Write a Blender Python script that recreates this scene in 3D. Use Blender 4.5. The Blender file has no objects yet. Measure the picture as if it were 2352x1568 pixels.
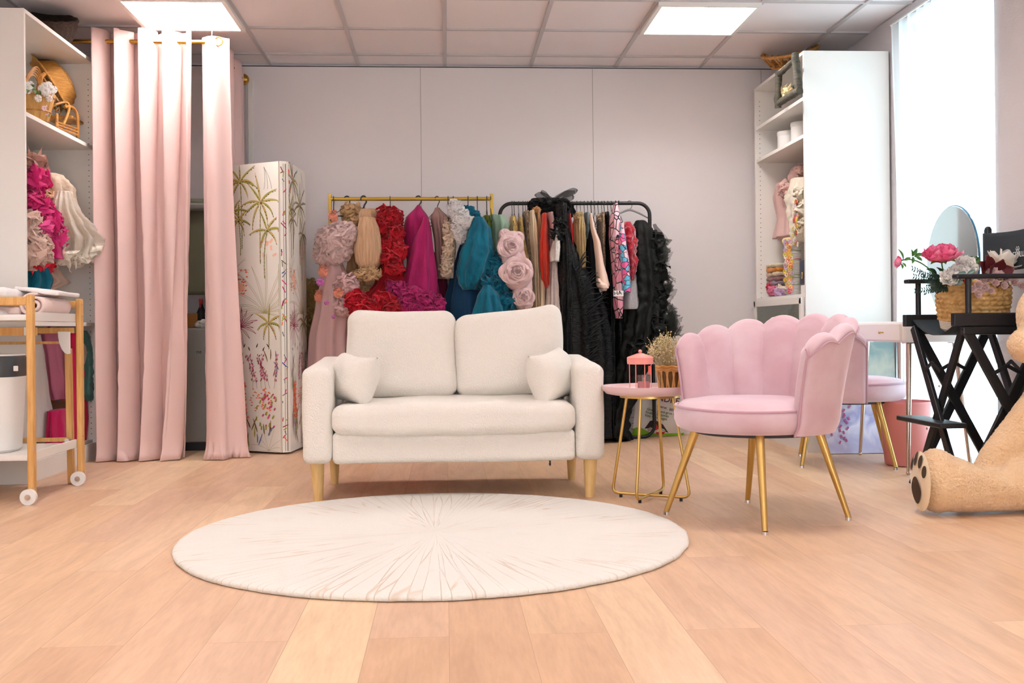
import bpy, bmesh, math, random
from mathutils import Vector, Matrix, noise
PI = math.pi
rnd = random.Random(11)
V = Vector
sc = bpy.context.scene
COL = sc.collection

# ------------------------------------------------------------ camera
A = math.radians(3.6); RO = .0095; FPX = 2400.0; H = .75
fwd = V((math.sin(A), math.cos(A), 0)); rgt = V((math.cos(A), -math.sin(A), 0)); upv = V((0, 0, 1))
rc = rgt*math.cos(RO) - upv*math.sin(RO); uc = rgt*math.sin(RO) + upv*math.cos(RO)
cd = bpy.data.cameras.new('camera'); cam = bpy.data.objects.new('camera', cd); COL.objects.link(cam)
cd.sensor_width = 36; cd.lens = 36*FPX/2352; cd.shift_y = -28.5/2352; cd.clip_start = .05
cam.matrix_world = Matrix(((rc.x, uc.x, -fwd.x, 0), (rc.y, uc.y, -fwd.y, 0), (rc.z, uc.z, -fwd.z, H), (0, 0, 0, 1)))
sc.camera = cam
# ------------------------------------------------------------ world, daylight, exposure
w = bpy.data.worlds.new('world'); sc.world = w; w.use_nodes = True
bg = w.node_tree.nodes['Background']; bg.inputs[0].default_value = (.80, .92, 1, 1); bg.inputs[1].default_value = 6.5
ld = bpy.data.lights.new('window_portal', 'AREA'); ld.shape = 'RECTANGLE'; ld.size = 1.0; ld.size_y = 2.5
ld.cycles.is_portal = True
lo = bpy.data.objects.new('window_portal', ld); COL.objects.link(lo); lo.location = (2.74, 5.4, 1.27)
lo.rotation_euler = (PI/2, 0, PI/2)
l2 = ld.copy(); l2.size = 2.6; l2.size_y = 2.0; lo2 = bpy.data.objects.new('window_portal', l2); COL.objects.link(lo2); lo2.location = (.2, -2.68, 1.25); lo2.rotation_euler = (PI/2, 0, PI)  # second portal serves the window added behind the camera for soft front light
sc.view_settings.view_transform = 'Standard'; sc.view_settings.look = 'None'
sc.view_settings.gamma = 1; sc.view_settings.use_curve_mapping = False
sc.view_settings.exposure = -0.02
LAMP = 30.0       # emission of the ceiling light panels

# ------------------------------------------------------------ pixel -> point helpers (used to read sizes off the photo at a real depth)
def ray(px, py):
    u_ = px-1176; v_ = 755.5-py; c, s = math.cos(RO), math.sin(RO)
    u = u_*c+v_*s; v = -u_*s+v_*c
    return V((u*math.cos(A)+FPX*math.sin(A), -u*math.sin(A)+FPX*math.cos(A), v))
def at(px, py, Y):
    d = ray(px, py); t = Y/d.y; return V((d.x*t, Y, H+d.z*t))
def atx(px, py, X):
    d = ray(px, py); t = X/d.x; return V((X, d.y*t, H+d.z*t))
def atz(px, py, z=0):
    d = ray(px, py); t = (z-H)/d.z; return V((d.x*t, d.y*t, z))

# ------------------------------------------------------------ materials
def lin(c):
    return tuple(((x/255)/12.92 if x/255 <= .04045 else ((x/255+.055)/1.055)**2.4) for x in c)
def M(name, rgb, rough=.6, metal=0, sheen=0, bump=None, var=None, trans=0, alpha=1, emit=0, spec=.5, tint=None, coord='Object', dense=None):
    m = bpy.data.materials.new(name); m.use_nodes = True; nt = m.node_tree; N = nt.nodes; L = nt.links
    p = N['Principled BSDF']; out = N['Material Output']
    p.inputs['Base Color'].default_value = (*lin(rgb), 1); p.inputs['Roughness'].default_value = rough
    p.inputs['Metallic'].default_value = metal; p.inputs['Specular IOR Level'].default_value = spec
    p.inputs['Sheen Weight'].default_value = sheen; p.inputs['Sheen Roughness'].default_value = .4
    if tint: p.inputs['Sheen Tint'].default_value = (*lin(tint), 1)
    p.inputs['Alpha'].default_value = alpha
    tc = N.new('ShaderNodeTexCoord')
    if var:
        rgb2, scale, stretch = var[:3]
        mp = N.new('ShaderNodeMapping'); mp.inputs['Scale'].default_value = stretch; L.new(tc.outputs[coord], mp.inputs[0])
        nz = N.new('ShaderNodeTexNoise'); nz.inputs['Scale'].default_value = scale; nz.inputs['Detail'].default_value = 4
        L.new(mp.outputs[0], nz.inputs['Vector'])
        cr = N.new('ShaderNodeValToRGB'); cr.color_ramp.elements[0].position = .35; cr.color_ramp.elements[1].position = .65
        cr.color_ramp.elements[0].color = (*lin(rgb), 1); cr.color_ramp.elements[1].color = (*lin(rgb2), 1)
        L.new(nz.outputs[0], cr.inputs[0]); L.new(cr.outputs[0], p.inputs['Base Color'])
    if bump:
        scale, strength, dist = bump[:3]; st = bump[3] if len(bump) > 3 else (1, 1, 1)
        mp = N.new('ShaderNodeMapping'); mp.inputs['Scale'].default_value = st; L.new(tc.outputs[coord], mp.inputs[0])
        nz = N.new('ShaderNodeTexNoise'); nz.inputs['Scale'].default_value = scale; nz.inputs['Detail'].default_value = 3
        L.new(mp.outputs[0], nz.inputs['Vector'])
        b = N.new('ShaderNodeBump'); b.inputs['Strength'].default_value = strength; b.inputs['Distance'].default_value = dist
        L.new(nz.outputs[0], b.inputs['Height']); L.new(b.outputs[0], p.inputs['Normal'])
    if emit:
        p.inputs['Emission Color'].default_value = (*lin(rgb), 1); p.inputs['Emission Strength'].default_value = emit
    if trans:
        tr = N.new('ShaderNodeBsdfTranslucent'); tr.inputs[0].default_value = (*lin(rgb), 1)
        mx = N.new('ShaderNodeMixShader'); mx.inputs[0].default_value = trans
        L.new(p.outputs[0], mx.inputs[1]); L.new(tr.outputs[0], mx.inputs[2])
        last = mx
        if alpha < 1:
            p.inputs['Alpha'].default_value = 1
            tp = N.new('ShaderNodeBsdfTransparent'); m2 = N.new('ShaderNodeMixShader'); m2.inputs[0].default_value = 1-alpha
            L.new(mx.outputs[0], m2.inputs[1]); L.new(tp.outputs[0], m2.inputs[2]); last = m2
        L.new(last.outputs[0], out.inputs[0])
    return m
def glassm(name, rgb=(235, 240, 240), fac=.85):
    m = bpy.data.materials.new(name); m.use_nodes = True; nt = m.node_tree; N = nt.nodes; L = nt.links
    for n in list(N):
        if n.type != 'OUTPUT_MATERIAL': N.remove(n)
    g = N.new('ShaderNodeBsdfGlossy'); g.inputs['Roughness'].default_value = .03; g.inputs[0].default_value = (.9, .9, .9, 1)
    t = N.new('ShaderNodeBsdfTransparent'); t.inputs[0].default_value = (*lin(rgb), 1)
    mx = N.new('ShaderNodeMixShader'); mx.inputs[0].default_value = fac
    L.new(g.outputs[0], mx.inputs[1]); L.new(t.outputs[0], mx.inputs[2]); L.new(mx.outputs[0], N['Material Output'].inputs[0])
    return m

# ------------------------------------------------------------ mesh builder
ORG = {}
class MB:
    def __init__(s): s.v = []; s.f = []; s.m = []
    def add(s, vs, fs, m=0):
        o = len(s.v); s.v += [V(x) for x in vs]; s.f += [tuple(i+o for i in f) for f in fs]; s.m += [m]*len(fs); return s
    def box(s, c, sz, rot=None, m=0):
        x, y, z = (a/2 for a in sz); c = V(c)
        pts = [V((i, j, k)) for i in (-x, x) for j in (-y, y) for k in (-z, z)]
        if rot is not None:
            rm = Matrix.Rotation(rot, 3, 'Z') if not isinstance(rot, Matrix) else rot
            pts = [rm @ p for p in pts]
        return s.add([c+p for p in pts], [(0, 1, 3, 2), (4, 6, 7, 5), (0, 4, 5, 1), (2, 3, 7, 6), (0, 2, 6, 4), (1, 5, 7, 3)], m)
    def beam(s, p0, p1, w_, t_, up=(0, 0, 1), m=0):
        p0, p1 = V(p0), V(p1); d = (p1-p0); L_ = d.length; d.normalize(); up = V(up)
        if abs(d.dot(up)) > .98: up = V((1, 0, 0))
        sd = d.cross(up).normalized(); u2 = sd.cross(d).normalized()
        rm = Matrix((sd, d, u2)).transposed()
        return s.box((p0+p1)/2, (w_, L_, t_), rm, m)
    def tube(s, pts, r, n=8, closed=False, cap=True, m=0):
        pts = [V(p) for p in pts]; k = len(pts); rs = r if isinstance(r, (list, tuple)) else [r]*k
        T = []
        for i in range(k):
            a = pts[(i-1) % k] if (closed or i > 0) else pts[i]; b = pts[(i+1) % k] if (closed or i < k-1) else pts[i]
            t = (b-a); T.append(t.normalized() if t.length > 1e-9 else V((0, 0, 1)))
        nrm = T[0].orthogonal().normalized(); vs = []
        for i in range(k):
            nrm = nrm - T[i]*nrm.dot(T[i])
            nrm = nrm.normalized() if nrm.length > 1e-6 else T[i].orthogonal().normalized()
            b = T[i].cross(nrm)
            for j in range(n):
                a = 2*PI*j/n; vs.append(pts[i]+(nrm*math.cos(a)+b*math.sin(a))*rs[i])
        fs = []
        for i in range(k if closed else k-1):
            for j in range(n):
                i2 = (i+1) % k; fs.append((i*n+j, i*n+(j+1) % n, i2*n+(j+1) % n, i2*n+j))
        if cap and not closed:
            fs.append(tuple(range(n-1, -1, -1))); fs.append(tuple((k-1)*n+j for j in range(n)))
        return s.add(vs, fs, m)
    def cyl(s, p0, p1, r0, r1=None, n=20, m=0): return s.tube([p0, p1], [r0, r0 if r1 is None else r1], n, m=m)
    def lathe(s, prof, c=(0, 0, 0), n=32, m=0, sx=1, sy=1, mat=None, fn=None):
        c = V(c); vs = []
        for (r, z) in prof:
            for j in range(n):
                a = 2*PI*j/n; rr = r if fn is None else fn(r, z, a)
                p = V((rr*math.cos(a)*sx, rr*math.sin(a)*sy, z))
                if mat is not None: p = mat @ p
                vs.append(c+p)
        k = len(prof); fs = [(i*n+j, i*n+(j+1) % n, (i+1)*n+(j+1) % n, (i+1)*n+j) for i in range(k-1) for j in range(n)]
        if prof[0][0] > 1e-6: fs.append(tuple(range(n-1, -1, -1)))
        if prof[-1][0] > 1e-6: fs.append(tuple((k-1)*n+j for j in range(n)))
        return s.add(vs, fs, m)
    def ball(s, c, r, n=20, k=12, m=0, nz=0, nsc=8, rot=None):
        rx, ry, rz = r if isinstance(r, (tuple, list)) else (r, r, r); c = V(c); vs = []
        for i in range(k+1):
            ph = PI*i/k
            for j in range(n):
                a = 2*PI*j/n; d = V((math.sin(ph)*math.cos(a), math.sin(ph)*math.sin(a), -math.cos(ph)))
                p = V((d.x*rx, d.y*ry, d.z*rz))
                if rot is not None: p = rot @ p
                if nz: p *= 1+nz*noise.noise((c+p)*nsc)
                vs.append(c+p)
        return s.add(vs, [(i*n+j, i*n+(j+1) % n, (i+1)*n+(j+1) % n, (i+1)*n+j) for i in range(k) for j in range(n)], m)
    def grid(s, fn, nu, nv, m=0, cu=False):
        vs = [V(fn(i/nu, j/nv)) for i in range(nu if cu else nu+1) for j in range(nv+1)]; q = nv+1; tot = nu if cu else nu+1
        fs = [(i*q+j, ((i+1) % tot)*q+j, ((i+1) % tot)*q+j+1, i*q+j+1) for i in range(nu) for j in range(nv)]
        return s.add(vs, fs, m)
    def rbox(s, c, sz, r, n=8, seg=4, rot=None, m=0, fn=None):
        h = [a/2 for a in sz]; c = V(c); rs = min(r, *[a*.999 for a in h])
        def ticks(hh):
            i_ = hh-rs; a = [i_+rs*math.tan(PI/4*k/seg) for k in range(seg, 0, -1)]
            mid = [i_*(1-2*k/n) for k in range(n+1)]
            return [x for x in a]+mid+[-x for x in reversed(a)]
        for ax in range(3):
            b1, b2 = (ax+1) % 3, (ax+2) % 3; t1, t2 = ticks(h[b1]), ticks(h[b2])
            for sg in (-1, 1):
                vs = []
                for x in t1:
                    for y in t2:
                        p = [0, 0, 0]; p[ax] = sg*h[ax]; p[b1] = x; p[b2] = y
                        q = V([max(-(h[k]-rs), min(h[k]-rs, p[k])) for k in range(3)]); d = V(p)-q
                        q = q+d.normalized()*rs
                        if fn: q = V(fn(q))
                        if rot is not None: q = rot @ q
                        vs.append(c+q)
                k = len(t2); fs = []
                for i in range(len(t1)-1):
                    for j in range(k-1):
                        f = (i*k+j, (i+1)*k+j, (i+1)*k+j+1, i*k+j+1); fs.append(f if sg < 0 else f[::-1])
                s.add(vs, fs, m)
        return s
    def ribbon(s, pts, w_, nrm, m=0):
        pts = [V(p) for p in pts]; nrm = V(nrm); vs = []; k = len(pts)
        for i in range(k):
            t = (pts[min(i+1, k-1)]-pts[max(i-1, 0)]).normalized(); sd = nrm.cross(t).normalized()
            ww = w_[i] if isinstance(w_, (list, tuple)) else w_
            vs += [pts[i]-sd*ww/2, pts[i]+sd*ww/2]
        return s.add(vs, [(2*i, 2*i+1, 2*i+3, 2*i+2) for i in range(k-1)], m)
    def build(s, name, mats, parent=None, smooth=True, weld=False, bevel=0, org=None, sharp=40, solid=0, sub=0):
        me = bpy.data.meshes.new(name)
        if parent is not None: inv = ORG[parent.name].inverted()
        elif org is not None: inv = Matrix.Translation(-V(org))
        else: inv = Matrix.Identity(4)
        me.from_pydata([inv @ p for p in s.v], [], s.f)
        if not isinstance(mats, (list, tuple)): mats = [mats]
        for m in mats: me.materials.append(m)
        me.polygons.foreach_set('material_index', s.m)
        bm = bmesh.new(); bm.from_mesh(me)
        if weld: bmesh.ops.remove_doubles(bm, verts=bm.verts, dist=1e-5)
        bmesh.ops.recalc_face_normals(bm, faces=bm.faces); bm.to_mesh(me); bm.free()
        if smooth:
            me.polygons.foreach_set('use_smooth', [True]*len(me.polygons)); me.set_sharp_from_angle(angle=math.radians(sharp))
        o = bpy.data.objects.new(name, me); COL.objects.link(o)
        if parent is not None: o.parent = parent; ORG[o.name] = ORG[parent.name]
        else:
            if org is not None: o.location = org; ORG[o.name] = Matrix.Translation(V(org))
            else: ORG[o.name] = Matrix.Identity(4)
        if bevel:
            b = o.modifiers.new('bevel', 'BEVEL'); b.width = bevel; b.segments = 2; b.limit_method = 'ANGLE'; b.angle_limit = math.radians(40)
        if solid:
            b = o.modifiers.new('solid', 'SOLIDIFY'); b.thickness = solid; b.offset = 0
        if sub:
            b = o.modifiers.new('sub', 'SUBSURF'); b.levels = sub; b.render_levels = sub
        return o
def tag(o, label, cat, group=None, kind=None):
    o['label'] = label; o['category'] = cat
    if group: o['group'] = group
    if kind: o['kind'] = kind
    return o
def thing(name, label, cat, loc=(0, 0, 0), rz=0, group=None):
    o = bpy.data.objects.new(name, None); o.empty_display_size = .05; COL.objects.link(o); o.location = loc; o.rotation_euler = (0, 0, rz)
    ORG[o.name] = Matrix.Translation(V(loc)) @ Matrix.Rotation(rz, 4, 'Z'); return tag(o, label, cat, group)
def struct(o): o['kind'] = 'structure'; return o
def single(name, mb, mat, label, cat, org, group=None, **k):
    return tag(mb.build(name, mat, org=org, **k), label, cat, group)
def dup(root, loc, rz, label, group=None, name=None):
    r = root.copy(); COL.objects.link(r); r.location = loc; r.rotation_euler = (0, 0, rz); r['label'] = label
    if group: r['group'] = group
    for ch in list(root.children):
        c = ch.copy(); COL.objects.link(c); c.parent = r
        for g in list(ch.children):
            d = g.copy(); COL.objects.link(d); d.parent = c
    return r
def textmesh(txt, size, mat, parent, M4, name='lettering', ext=.0005, bold=False):
    cu = bpy.data.curves.new('t', 'FONT'); cu.body = txt; cu.size = size; cu.extrude = ext; cu.offset = .012*size if bold else 0
    cu.resolution_u = 3
    t = bpy.data.objects.new('t', cu); COL.objects.link(t); dg = bpy.context.evaluated_depsgraph_get(); dg.update()
    me = bpy.data.meshes.new_from_object(t.evaluated_get(dg)); COL.objects.unlink(t); bpy.data.objects.remove(t)
    me.transform((ORG[parent.name].inverted() if parent else Matrix.Identity(4)) @ M4)
    me.materials.clear(); me.materials.append(mat)
    o = bpy.data.objects.new(name, me); COL.objects.link(o)
    if parent: o.parent = parent; ORG[o.name] = ORG[parent.name]
    return o
def frame4(o, x, y):   # matrix placing text: x dir, y dir
    x = V(x).normalized(); y = V(y).normalized(); z = x.cross(y)
    return Matrix(((x.x, y.x, z.x, o[0]), (x.y, y.y, z.y, o[1]), (x.z, y.z, z.z, o[2]), (0, 0, 0, 1)))
# ------------------------------------------------------------ shared materials
white = M('white_laminate', (236, 232, 226), .45)
wallm = M('wall_paint', (231, 225, 225), .8, bump=(220, .06, .002))
greym = M('grey_textured_wall', (212, 206, 208), .85, bump=(60, .3, .004, (1, 1, 6)))
ceilm = M('ceiling_tile', (238, 230, 230), .9, bump=(300, .08, .002))
tbar = M('ceiling_bar', (196, 190, 190), .6)
dark = M('dark_gap', (60, 58, 62), .8)
gold = M('brushed_gold', (206, 172, 104), .32, metal=1)
brass = M('brass', (190, 145, 70), .25, metal=1)
chrome = M('chrome', (225, 222, 220), .15, metal=1)
silver = M('rose_silver', (205, 185, 170), .2, metal=1)
blackm = M('black_metal', (22, 22, 24), .45)
blackw = M('black_wood', (18, 20, 24), .5)
oak = M('warm_oak', (222, 174, 110), .5, var=((206, 154, 84), 14, (6, 6, .6)))
birch = M('birch_leg', (226, 192, 132), .45, var=((214, 176, 112), 14, (6, 6, .8)))
rattan = M('rattan', (196, 138, 62), .5, var=((150, 96, 36), 40, (1, 1, 1)))
wickerm = M('dark_wicker', (72, 50, 36), .8, var=((44, 30, 22), 60, (1, 1, 4)), bump=(90, .9, .01, (1, 1, 5)))

def floor_mat():
    m = bpy.data.materials.new('oak_plank_floor'); m.use_nodes = True; nt = m.node_tree; N = nt.nodes; L = nt.links; p = N['Principled BSDF']
    tc = N.new('ShaderNodeTexCoord'); sp = N.new('ShaderNodeSeparateXYZ'); L.new(tc.outputs['Object'], sp.inputs[0])
    cb = N.new('ShaderNodeCombineXYZ'); L.new(sp.outputs[1], cb.inputs[0]); L.new(sp.outputs[0], cb.inputs[1])
    br = N.new('ShaderNodeTexBrick'); L.new(cb.outputs[0], br.inputs[0]); br.offset = .37; br.offset_frequency = 2
    br.inputs['Color1'].default_value = (0, 0, 0, 1); br.inputs['Color2'].default_value = (1, 1, 1, 1); br.inputs['Mortar'].default_value = (.5, .5, .5, 1)
    br.inputs['Scale'].default_value = 1; br.inputs['Mortar Size'].default_value = .0012; br.inputs['Mortar Smooth'].default_value = .3
    br.inputs['Brick Width'].default_value = 1.28; br.inputs['Row Height'].default_value = .195; br.inputs['Bias'].default_value = 0
    # grain shifts plank to plank
    ad = N.new('ShaderNodeVectorMath'); ad.operation = 'ADD'; ms = N.new('ShaderNodeVectorMath'); ms.operation = 'SCALE'; ms.inputs['Scale'].default_value = 13
    L.new(br.outputs['Color'], ms.inputs[0]); L.new(tc.outputs['Object'], ad.inputs[0]); L.new(ms.outputs[0], ad.inputs[1])
    mp = N.new('ShaderNodeMapping'); mp.inputs['Scale'].default_value = (9, 1.1, 1); L.new(ad.outputs[0], mp.inputs[0])
    nz = N.new('ShaderNodeTexNoise'); nz.inputs['Scale'].default_value = 1.3; nz.inputs['Detail'].default_value = 6; nz.inputs['Distortion'].default_value = 1.6
    L.new(mp.outputs[0], nz.inputs['Vector'])
    fine = N.new('ShaderNodeTexNoise'); fine.inputs['Scale'].default_value = 12; fine.inputs['Detail'].default_value = 4; L.new(mp.outputs[0], fine.inputs['Vector'])
    r1 = N.new('ShaderNodeValToRGB'); L.new(br.outputs['Color'], r1.inputs[0]); e = r1.color_ramp.elements
    e[0].position = 0; e[0].color = (*lin((206, 168, 138)), 1); e[1].position = 1; e[1].color = (*lin((230, 201, 166)), 1)
    x = e.new(.35); x.color = (*lin((218, 183, 150)), 1); x = e.new(.7); x.color = (*lin((213, 178, 152)), 1)
    r2 = N.new('ShaderNodeValToRGB'); L.new(nz.outputs[0], r2.inputs[0]); e = r2.color_ramp.elements
    e[0].position = .3; e[0].color = (.86, .81, .77, 1); e[1].position = .6; e[1].color = (1.06, 1.04, 1.0, 1)
    mu = N.new('ShaderNodeMix'); mu.data_type = 'RGBA'; mu.blend_type = 'MULTIPLY'; mu.inputs[0].default_value = .8
    L.new(r1.outputs[0], mu.inputs[6]); L.new(r2.outputs[0], mu.inputs[7])
    r3 = N.new('ShaderNodeValToRGB'); L.new(fine.outputs[0], r3.inputs[0]); e = r3.color_ramp.elements
    e[0].position = .3; e[0].color = (.9, .87, .84, 1); e[1].position = .6; e[1].color = (1, 1, 1, 1)
    m2 = N.new('ShaderNodeMix'); m2.data_type = 'RGBA'; m2.blend_type = 'MULTIPLY'; m2.inputs[0].default_value = .7
    L.new(mu.outputs[2], m2.inputs[6]); L.new(r3.outputs[0], m2.inputs[7])
    m3 = N.new('ShaderNodeMix'); m3.data_type = 'RGBA'; m3.inputs[7].default_value = (*lin((168, 124, 92)), 1)
    mf = N.new('ShaderNodeMath'); mf.operation = 'MULTIPLY'; mf.inputs[1].default_value = .55; L.new(br.outputs['Fac'], mf.inputs[0])
    L.new(mf.outputs[0], m3.inputs[0]); L.new(m2.outputs[2], m3.inputs[6]); L.new(m3.outputs[2], p.inputs['Base Color'])
    p.inputs['Roughness'].default_value = .42
    b = N.new('ShaderNodeBump'); b.inputs['Strength'].default_value = .12; b.inputs['Distance'].default_value = .002
    L.new(fine.outputs[0], b.inputs['Height']); L.new(b.outputs[0], p.inputs['Normal'])
    return m

# ------------------------------------------------------------ room shell
XL, XR, YB, YF, ZC = -2.67, 2.66, 7.27, -2.6, 2.58
struct(MB().box((0, (YB+YF)/2, -.05), (XR-XL+.4, YB-YF+.4, .1)).build('floor', floor_mat(), smooth=False))
c = MB().box((0, (YB+YF)/2, ZC+.06), (XR-XL+.4, YB-YF+.4, .1))
gx = [-2.385+.5975*i for i in range(-1, 9)]; gx = [x for x in [.008+.5975*i for i in range(-4, 5)]]
gy = [6.995-.6*i for i in range(17)]
for x in gx: c.box((x, (YB+YF)/2, ZC+.004), (.024, YB-YF, .012), m=1)
for y in gy: c.box((0, y, ZC+.0045), (XR-XL, .024, .012), m=1)
struct(c.build('ceiling', [ceilm, tbar], smooth=False))
b = MB().box((0, YB+.05, ZC/2), (XR-XL+.4, .1, ZC))
for x in (-.162, 1.039, 2.24): b.box((x, YB-.0005, ZC/2), (.004, .003, ZC-.03), m=1)
b.box((0, YB-.001, ZC-.008), (XR-XL, .004, .006), m=2)
struct(b.build('wall_back', [wallm, M('seam', (176, 170, 168), .8), dark], smooth=False))
struct(MB().box((XL-.05, (YB+YF)/2, ZC/2), (.1, YB-YF, ZC)).build('wall_left', wallm, smooth=False))
fw = MB(); fw.box(((XL-.2-1.1)/2, YF-.05, ZC/2), (-1.1-XL+.2, .1, ZC)); fw.box(((XR+.2+1.5)/2, YF-.05, ZC/2), (XR+.2-1.5, .1, ZC)); fw.box((.2, YF-.05, .125), (2.6, .1, .25)); fw.box((.2, YF-.05, (2.25+ZC)/2), (2.6, .1, ZC-2.25))  # opening made in this wall for the added window
struct(fw.build('wall_front', wallm, smooth=False))
w2 = MB()  # invented window in the unseen front wall, added to let in frontal fill light
for x in (-1.075, .2, 1.475): w2.box((x, YF-.05, 1.25), (.05, .05, 2.0))
for z in (.275, 2.225): w2.box((.2, YF-.05, z), (2.6, .05, .05))
struct(w2.build('added_fill_window', white, smooth=False))
wy0, wy1, wz1 = 4.90, 5.93, 2.50
r = MB(); xw = XR+.06
r.box((xw, (wy0+YF)/2, ZC/2), (.12, wy0-YF, ZC)); r.box((xw, (YB+wy1)/2, ZC/2), (.12, YB-wy1, ZC))
r.box((xw, (wy0+wy1)/2, (ZC+wz1)/2), (.12, wy1-wy0, ZC-wz1)); r.box((xw, (wy0+wy1)/2, .02), (.12, wy1-wy0, .04))
struct(r.build('wall_right', greym, smooth=False))
wn = MB(); fx = XR+.10
for y in (wy0+.025, wy1-.025): wn.box((fx, y, wz1/2), (.05, .05, wz1-.04))
for z in (.065, wz1-.03): wn.box((fx, (wy0+wy1)/2, z), (.05, wy1-wy0, .05))
wn = struct(wn.build('window_1', white, smooth=False, bevel=.003))
MB().box((fx, (wy0+wy1)/2, 1.27), (.006, wy1-wy0-.1, 2.36)).build('window_pane', glassm('window_glass', (240, 248, 250), .93), parent=wn, smooth=False)
for i, (x, w_) in enumerate(((-1.325, .035), (-1.365, .02))):
    struct(MB().box((x, YB-.006, 1.24), (w_, .012, 2.46)).build('trim_%d' % (i+1), [white, tbar][i], smooth=False, bevel=.002))
struct(MB().box((.1, YB-.006, .035), (4.3, .012, .07)).build('baseboard_back', white, smooth=False, bevel=.002))
struct(MB().box((XR-.006, 1.0, .035), (.012, 7.4, .07)).build('baseboard_right', white, smooth=False, bevel=.002))

# sheer curtain
sheer = M('sheer_voile', (246, 252, 253), .9, trans=.55, alpha=.62)
s_ = MB()
def sheerfn(u, v):
    y = 4.86+1.1*u; z = .03+2.47*v
    pinch = .06*math.sin(PI*min(1, v*1.0))*(u-.5)*-1.2
    x = XR-.035+.016*math.sin(u*2*PI*11+.8*math.sin(3*v))+.006*math.sin(u*57+5*v)
    return (x, y+pinch*.5, z)
s_.grid(sheerfn, 150, 30)
s_.tube([(XR-.03, 4.8, 2.515), (XR-.03, 6.0, 2.515)], .006, 8, m=1)
single('sheer_curtain', s_, [sheer, white], 'sheer white voile curtain over the bright window on the right', 'curtain', (XR-.035, 5.4, .03))

# ceiling lights: 60 x 60 cm louvre panels
lampm = M('light_diffuser', (254, 249, 248), .5, emit=LAMP)
louv = M('louvre', (250, 244, 238), .3, emit=.9)
def ceiling_light(x, y, label):
    t = thing('ceiling_light', label, 'ceiling light', (x, y, ZC-.03), 0, 'square louvred ceiling lights')
    MB().box((x, y, ZC-.004), (.545, .545, .006)).build('diffuser', lampm, t, smooth=False)
    f = MB()
    for s in (-1, 1):
        f.box((x+s*.283, y, ZC-.012), (.024, .59, .024)); f.box((x, y+s*.283, ZC-.012), (.542, .024, .024))
    f.build('frame', white, t, smooth=False)
    l = MB()
    for k in range(1, 4): l.box((x-.275+.1375*k, y, ZC-.014), (.006, .55, .016))
    for k in range(1, 14): l.box((x, y-.275+.55*k/14, ZC-.0145), (.55, .003, .014))
    l.build('louvre', louv, t, smooth=False)
gl = .008-.5975*2.5
ceiling_light(gl, 6.095, 'glowing square ceiling light above the pink curtain, upper left')
ceiling_light(.008+.5975*2.5, 6.095, 'glowing square ceiling light at the upper right, towards the window')
for y in (3.695, 1.295, -1.105):
    for x in (gl, .008+.5975*2.5):
        ceiling_light(x, y, 'square ceiling light of the row overhead, outside the frame')

# ------------------------------------------------------------ rug
def rug_mat():
    m = bpy.data.materials.new('rug_wool'); m.use_nodes = True; nt = m.node_tree; N = nt.nodes; L = nt.links; p = N['Principled BSDF']
    p.inputs['Roughness'].default_value = .95; p.inputs['Sheen Weight'].default_value = .3
    tc = N.new('ShaderNodeTexCoord'); sp = N.new('ShaderNodeSeparateXYZ'); L.new(tc.outputs['Object'], sp.inputs[0])
    an = N.new('ShaderNodeMath'); an.operation = 'ARCTAN2'; L.new(sp.outputs[1], an.inputs[0]); L.new(sp.outputs[0], an.inputs[1])
    ln = N.new('ShaderNodeVectorMath'); ln.operation = 'LENGTH'; L.new(tc.outputs['Object'], ln.inputs[0])
    cb = N.new('ShaderNodeCombineXYZ'); a2 = N.new('ShaderNodeMath'); a2.operation = 'MULTIPLY'; a2.inputs[1].default_value = 20
    L.new(an.outputs[0], a2.inputs[0]); L.new(a2.outputs[0], cb.inputs[0])
    l2 = N.new('ShaderNodeMath'); l2.operation = 'MULTIPLY'; l2.inputs[1].default_value = 1.3; L.new(ln.outputs['Value'], l2.inputs[0]); L.new(l2.outputs[0], cb.inputs[1])
    vo = N.new('ShaderNodeTexVoronoi'); vo.feature = 'DISTANCE_TO_EDGE'; vo.inputs['Scale'].default_value = 1; L.new(cb.outputs[0], vo.inputs['Vector'])
    r = N.new('ShaderNodeValToRGB'); L.new(vo.outputs['Distance'], r.inputs[0]); e = r.color_ramp.elements
    e[0].position = 0; e[0].color = (0, 0, 0, 1); e[1].position = .035; e[1].color = (1, 1, 1, 1)
    nz = N.new('ShaderNodeTexNoise'); nz.inputs['Scale'].default_value = 3; L.new(tc.outputs['Object'], nz.inputs['Vector'])
    r2 = N.new('ShaderNodeValToRGB'); L.new(nz.outputs[0], r2.inputs[0]); r2.color_ramp.elements[0].position = .38; r2.color_ramp.elements[1].position = .54
    mxx = N.new('ShaderNodeMath'); mxx.operation = 'MAXIMUM'; L.new(r.outputs[0], mxx.inputs[0]); L.new(r2.outputs[0], mxx.inputs[1])
    mx = N.new('ShaderNodeMix'); mx.data_type = 'RGBA'; L.new(mxx.outputs[0], mx.inputs[0])
    mx.inputs[6].default_value = (*lin((212, 192, 168)), 1); mx.inputs[7].default_value = (*lin((230, 225, 216)), 1)
    L.new(mx.outputs[2], p.inputs['Base Color'])
    f = N.new('ShaderNodeTexNoise'); f.inputs['Scale'].default_value = 160; f.inputs['Detail'].default_value = 3; L.new(tc.outputs['Object'], f.inputs['Vector'])
    ad = N.new('ShaderNodeMath'); ad.operation = 'ADD'; L.new(f.outputs[0], ad.inputs[0]); L.new(r.outputs[0], ad.inputs[1])
    b = N.new('ShaderNodeBump'); b.inputs['Strength'].default_value = .5; b.inputs['Distance'].default_value = .005; L.new(ad.outputs[0], b.inputs['Height']); L.new(b.outputs[0], p.inputs['Normal'])
    return m
rg = MB(); rc_ = V((-.047, 3.79, 0)); RR = .905
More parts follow.
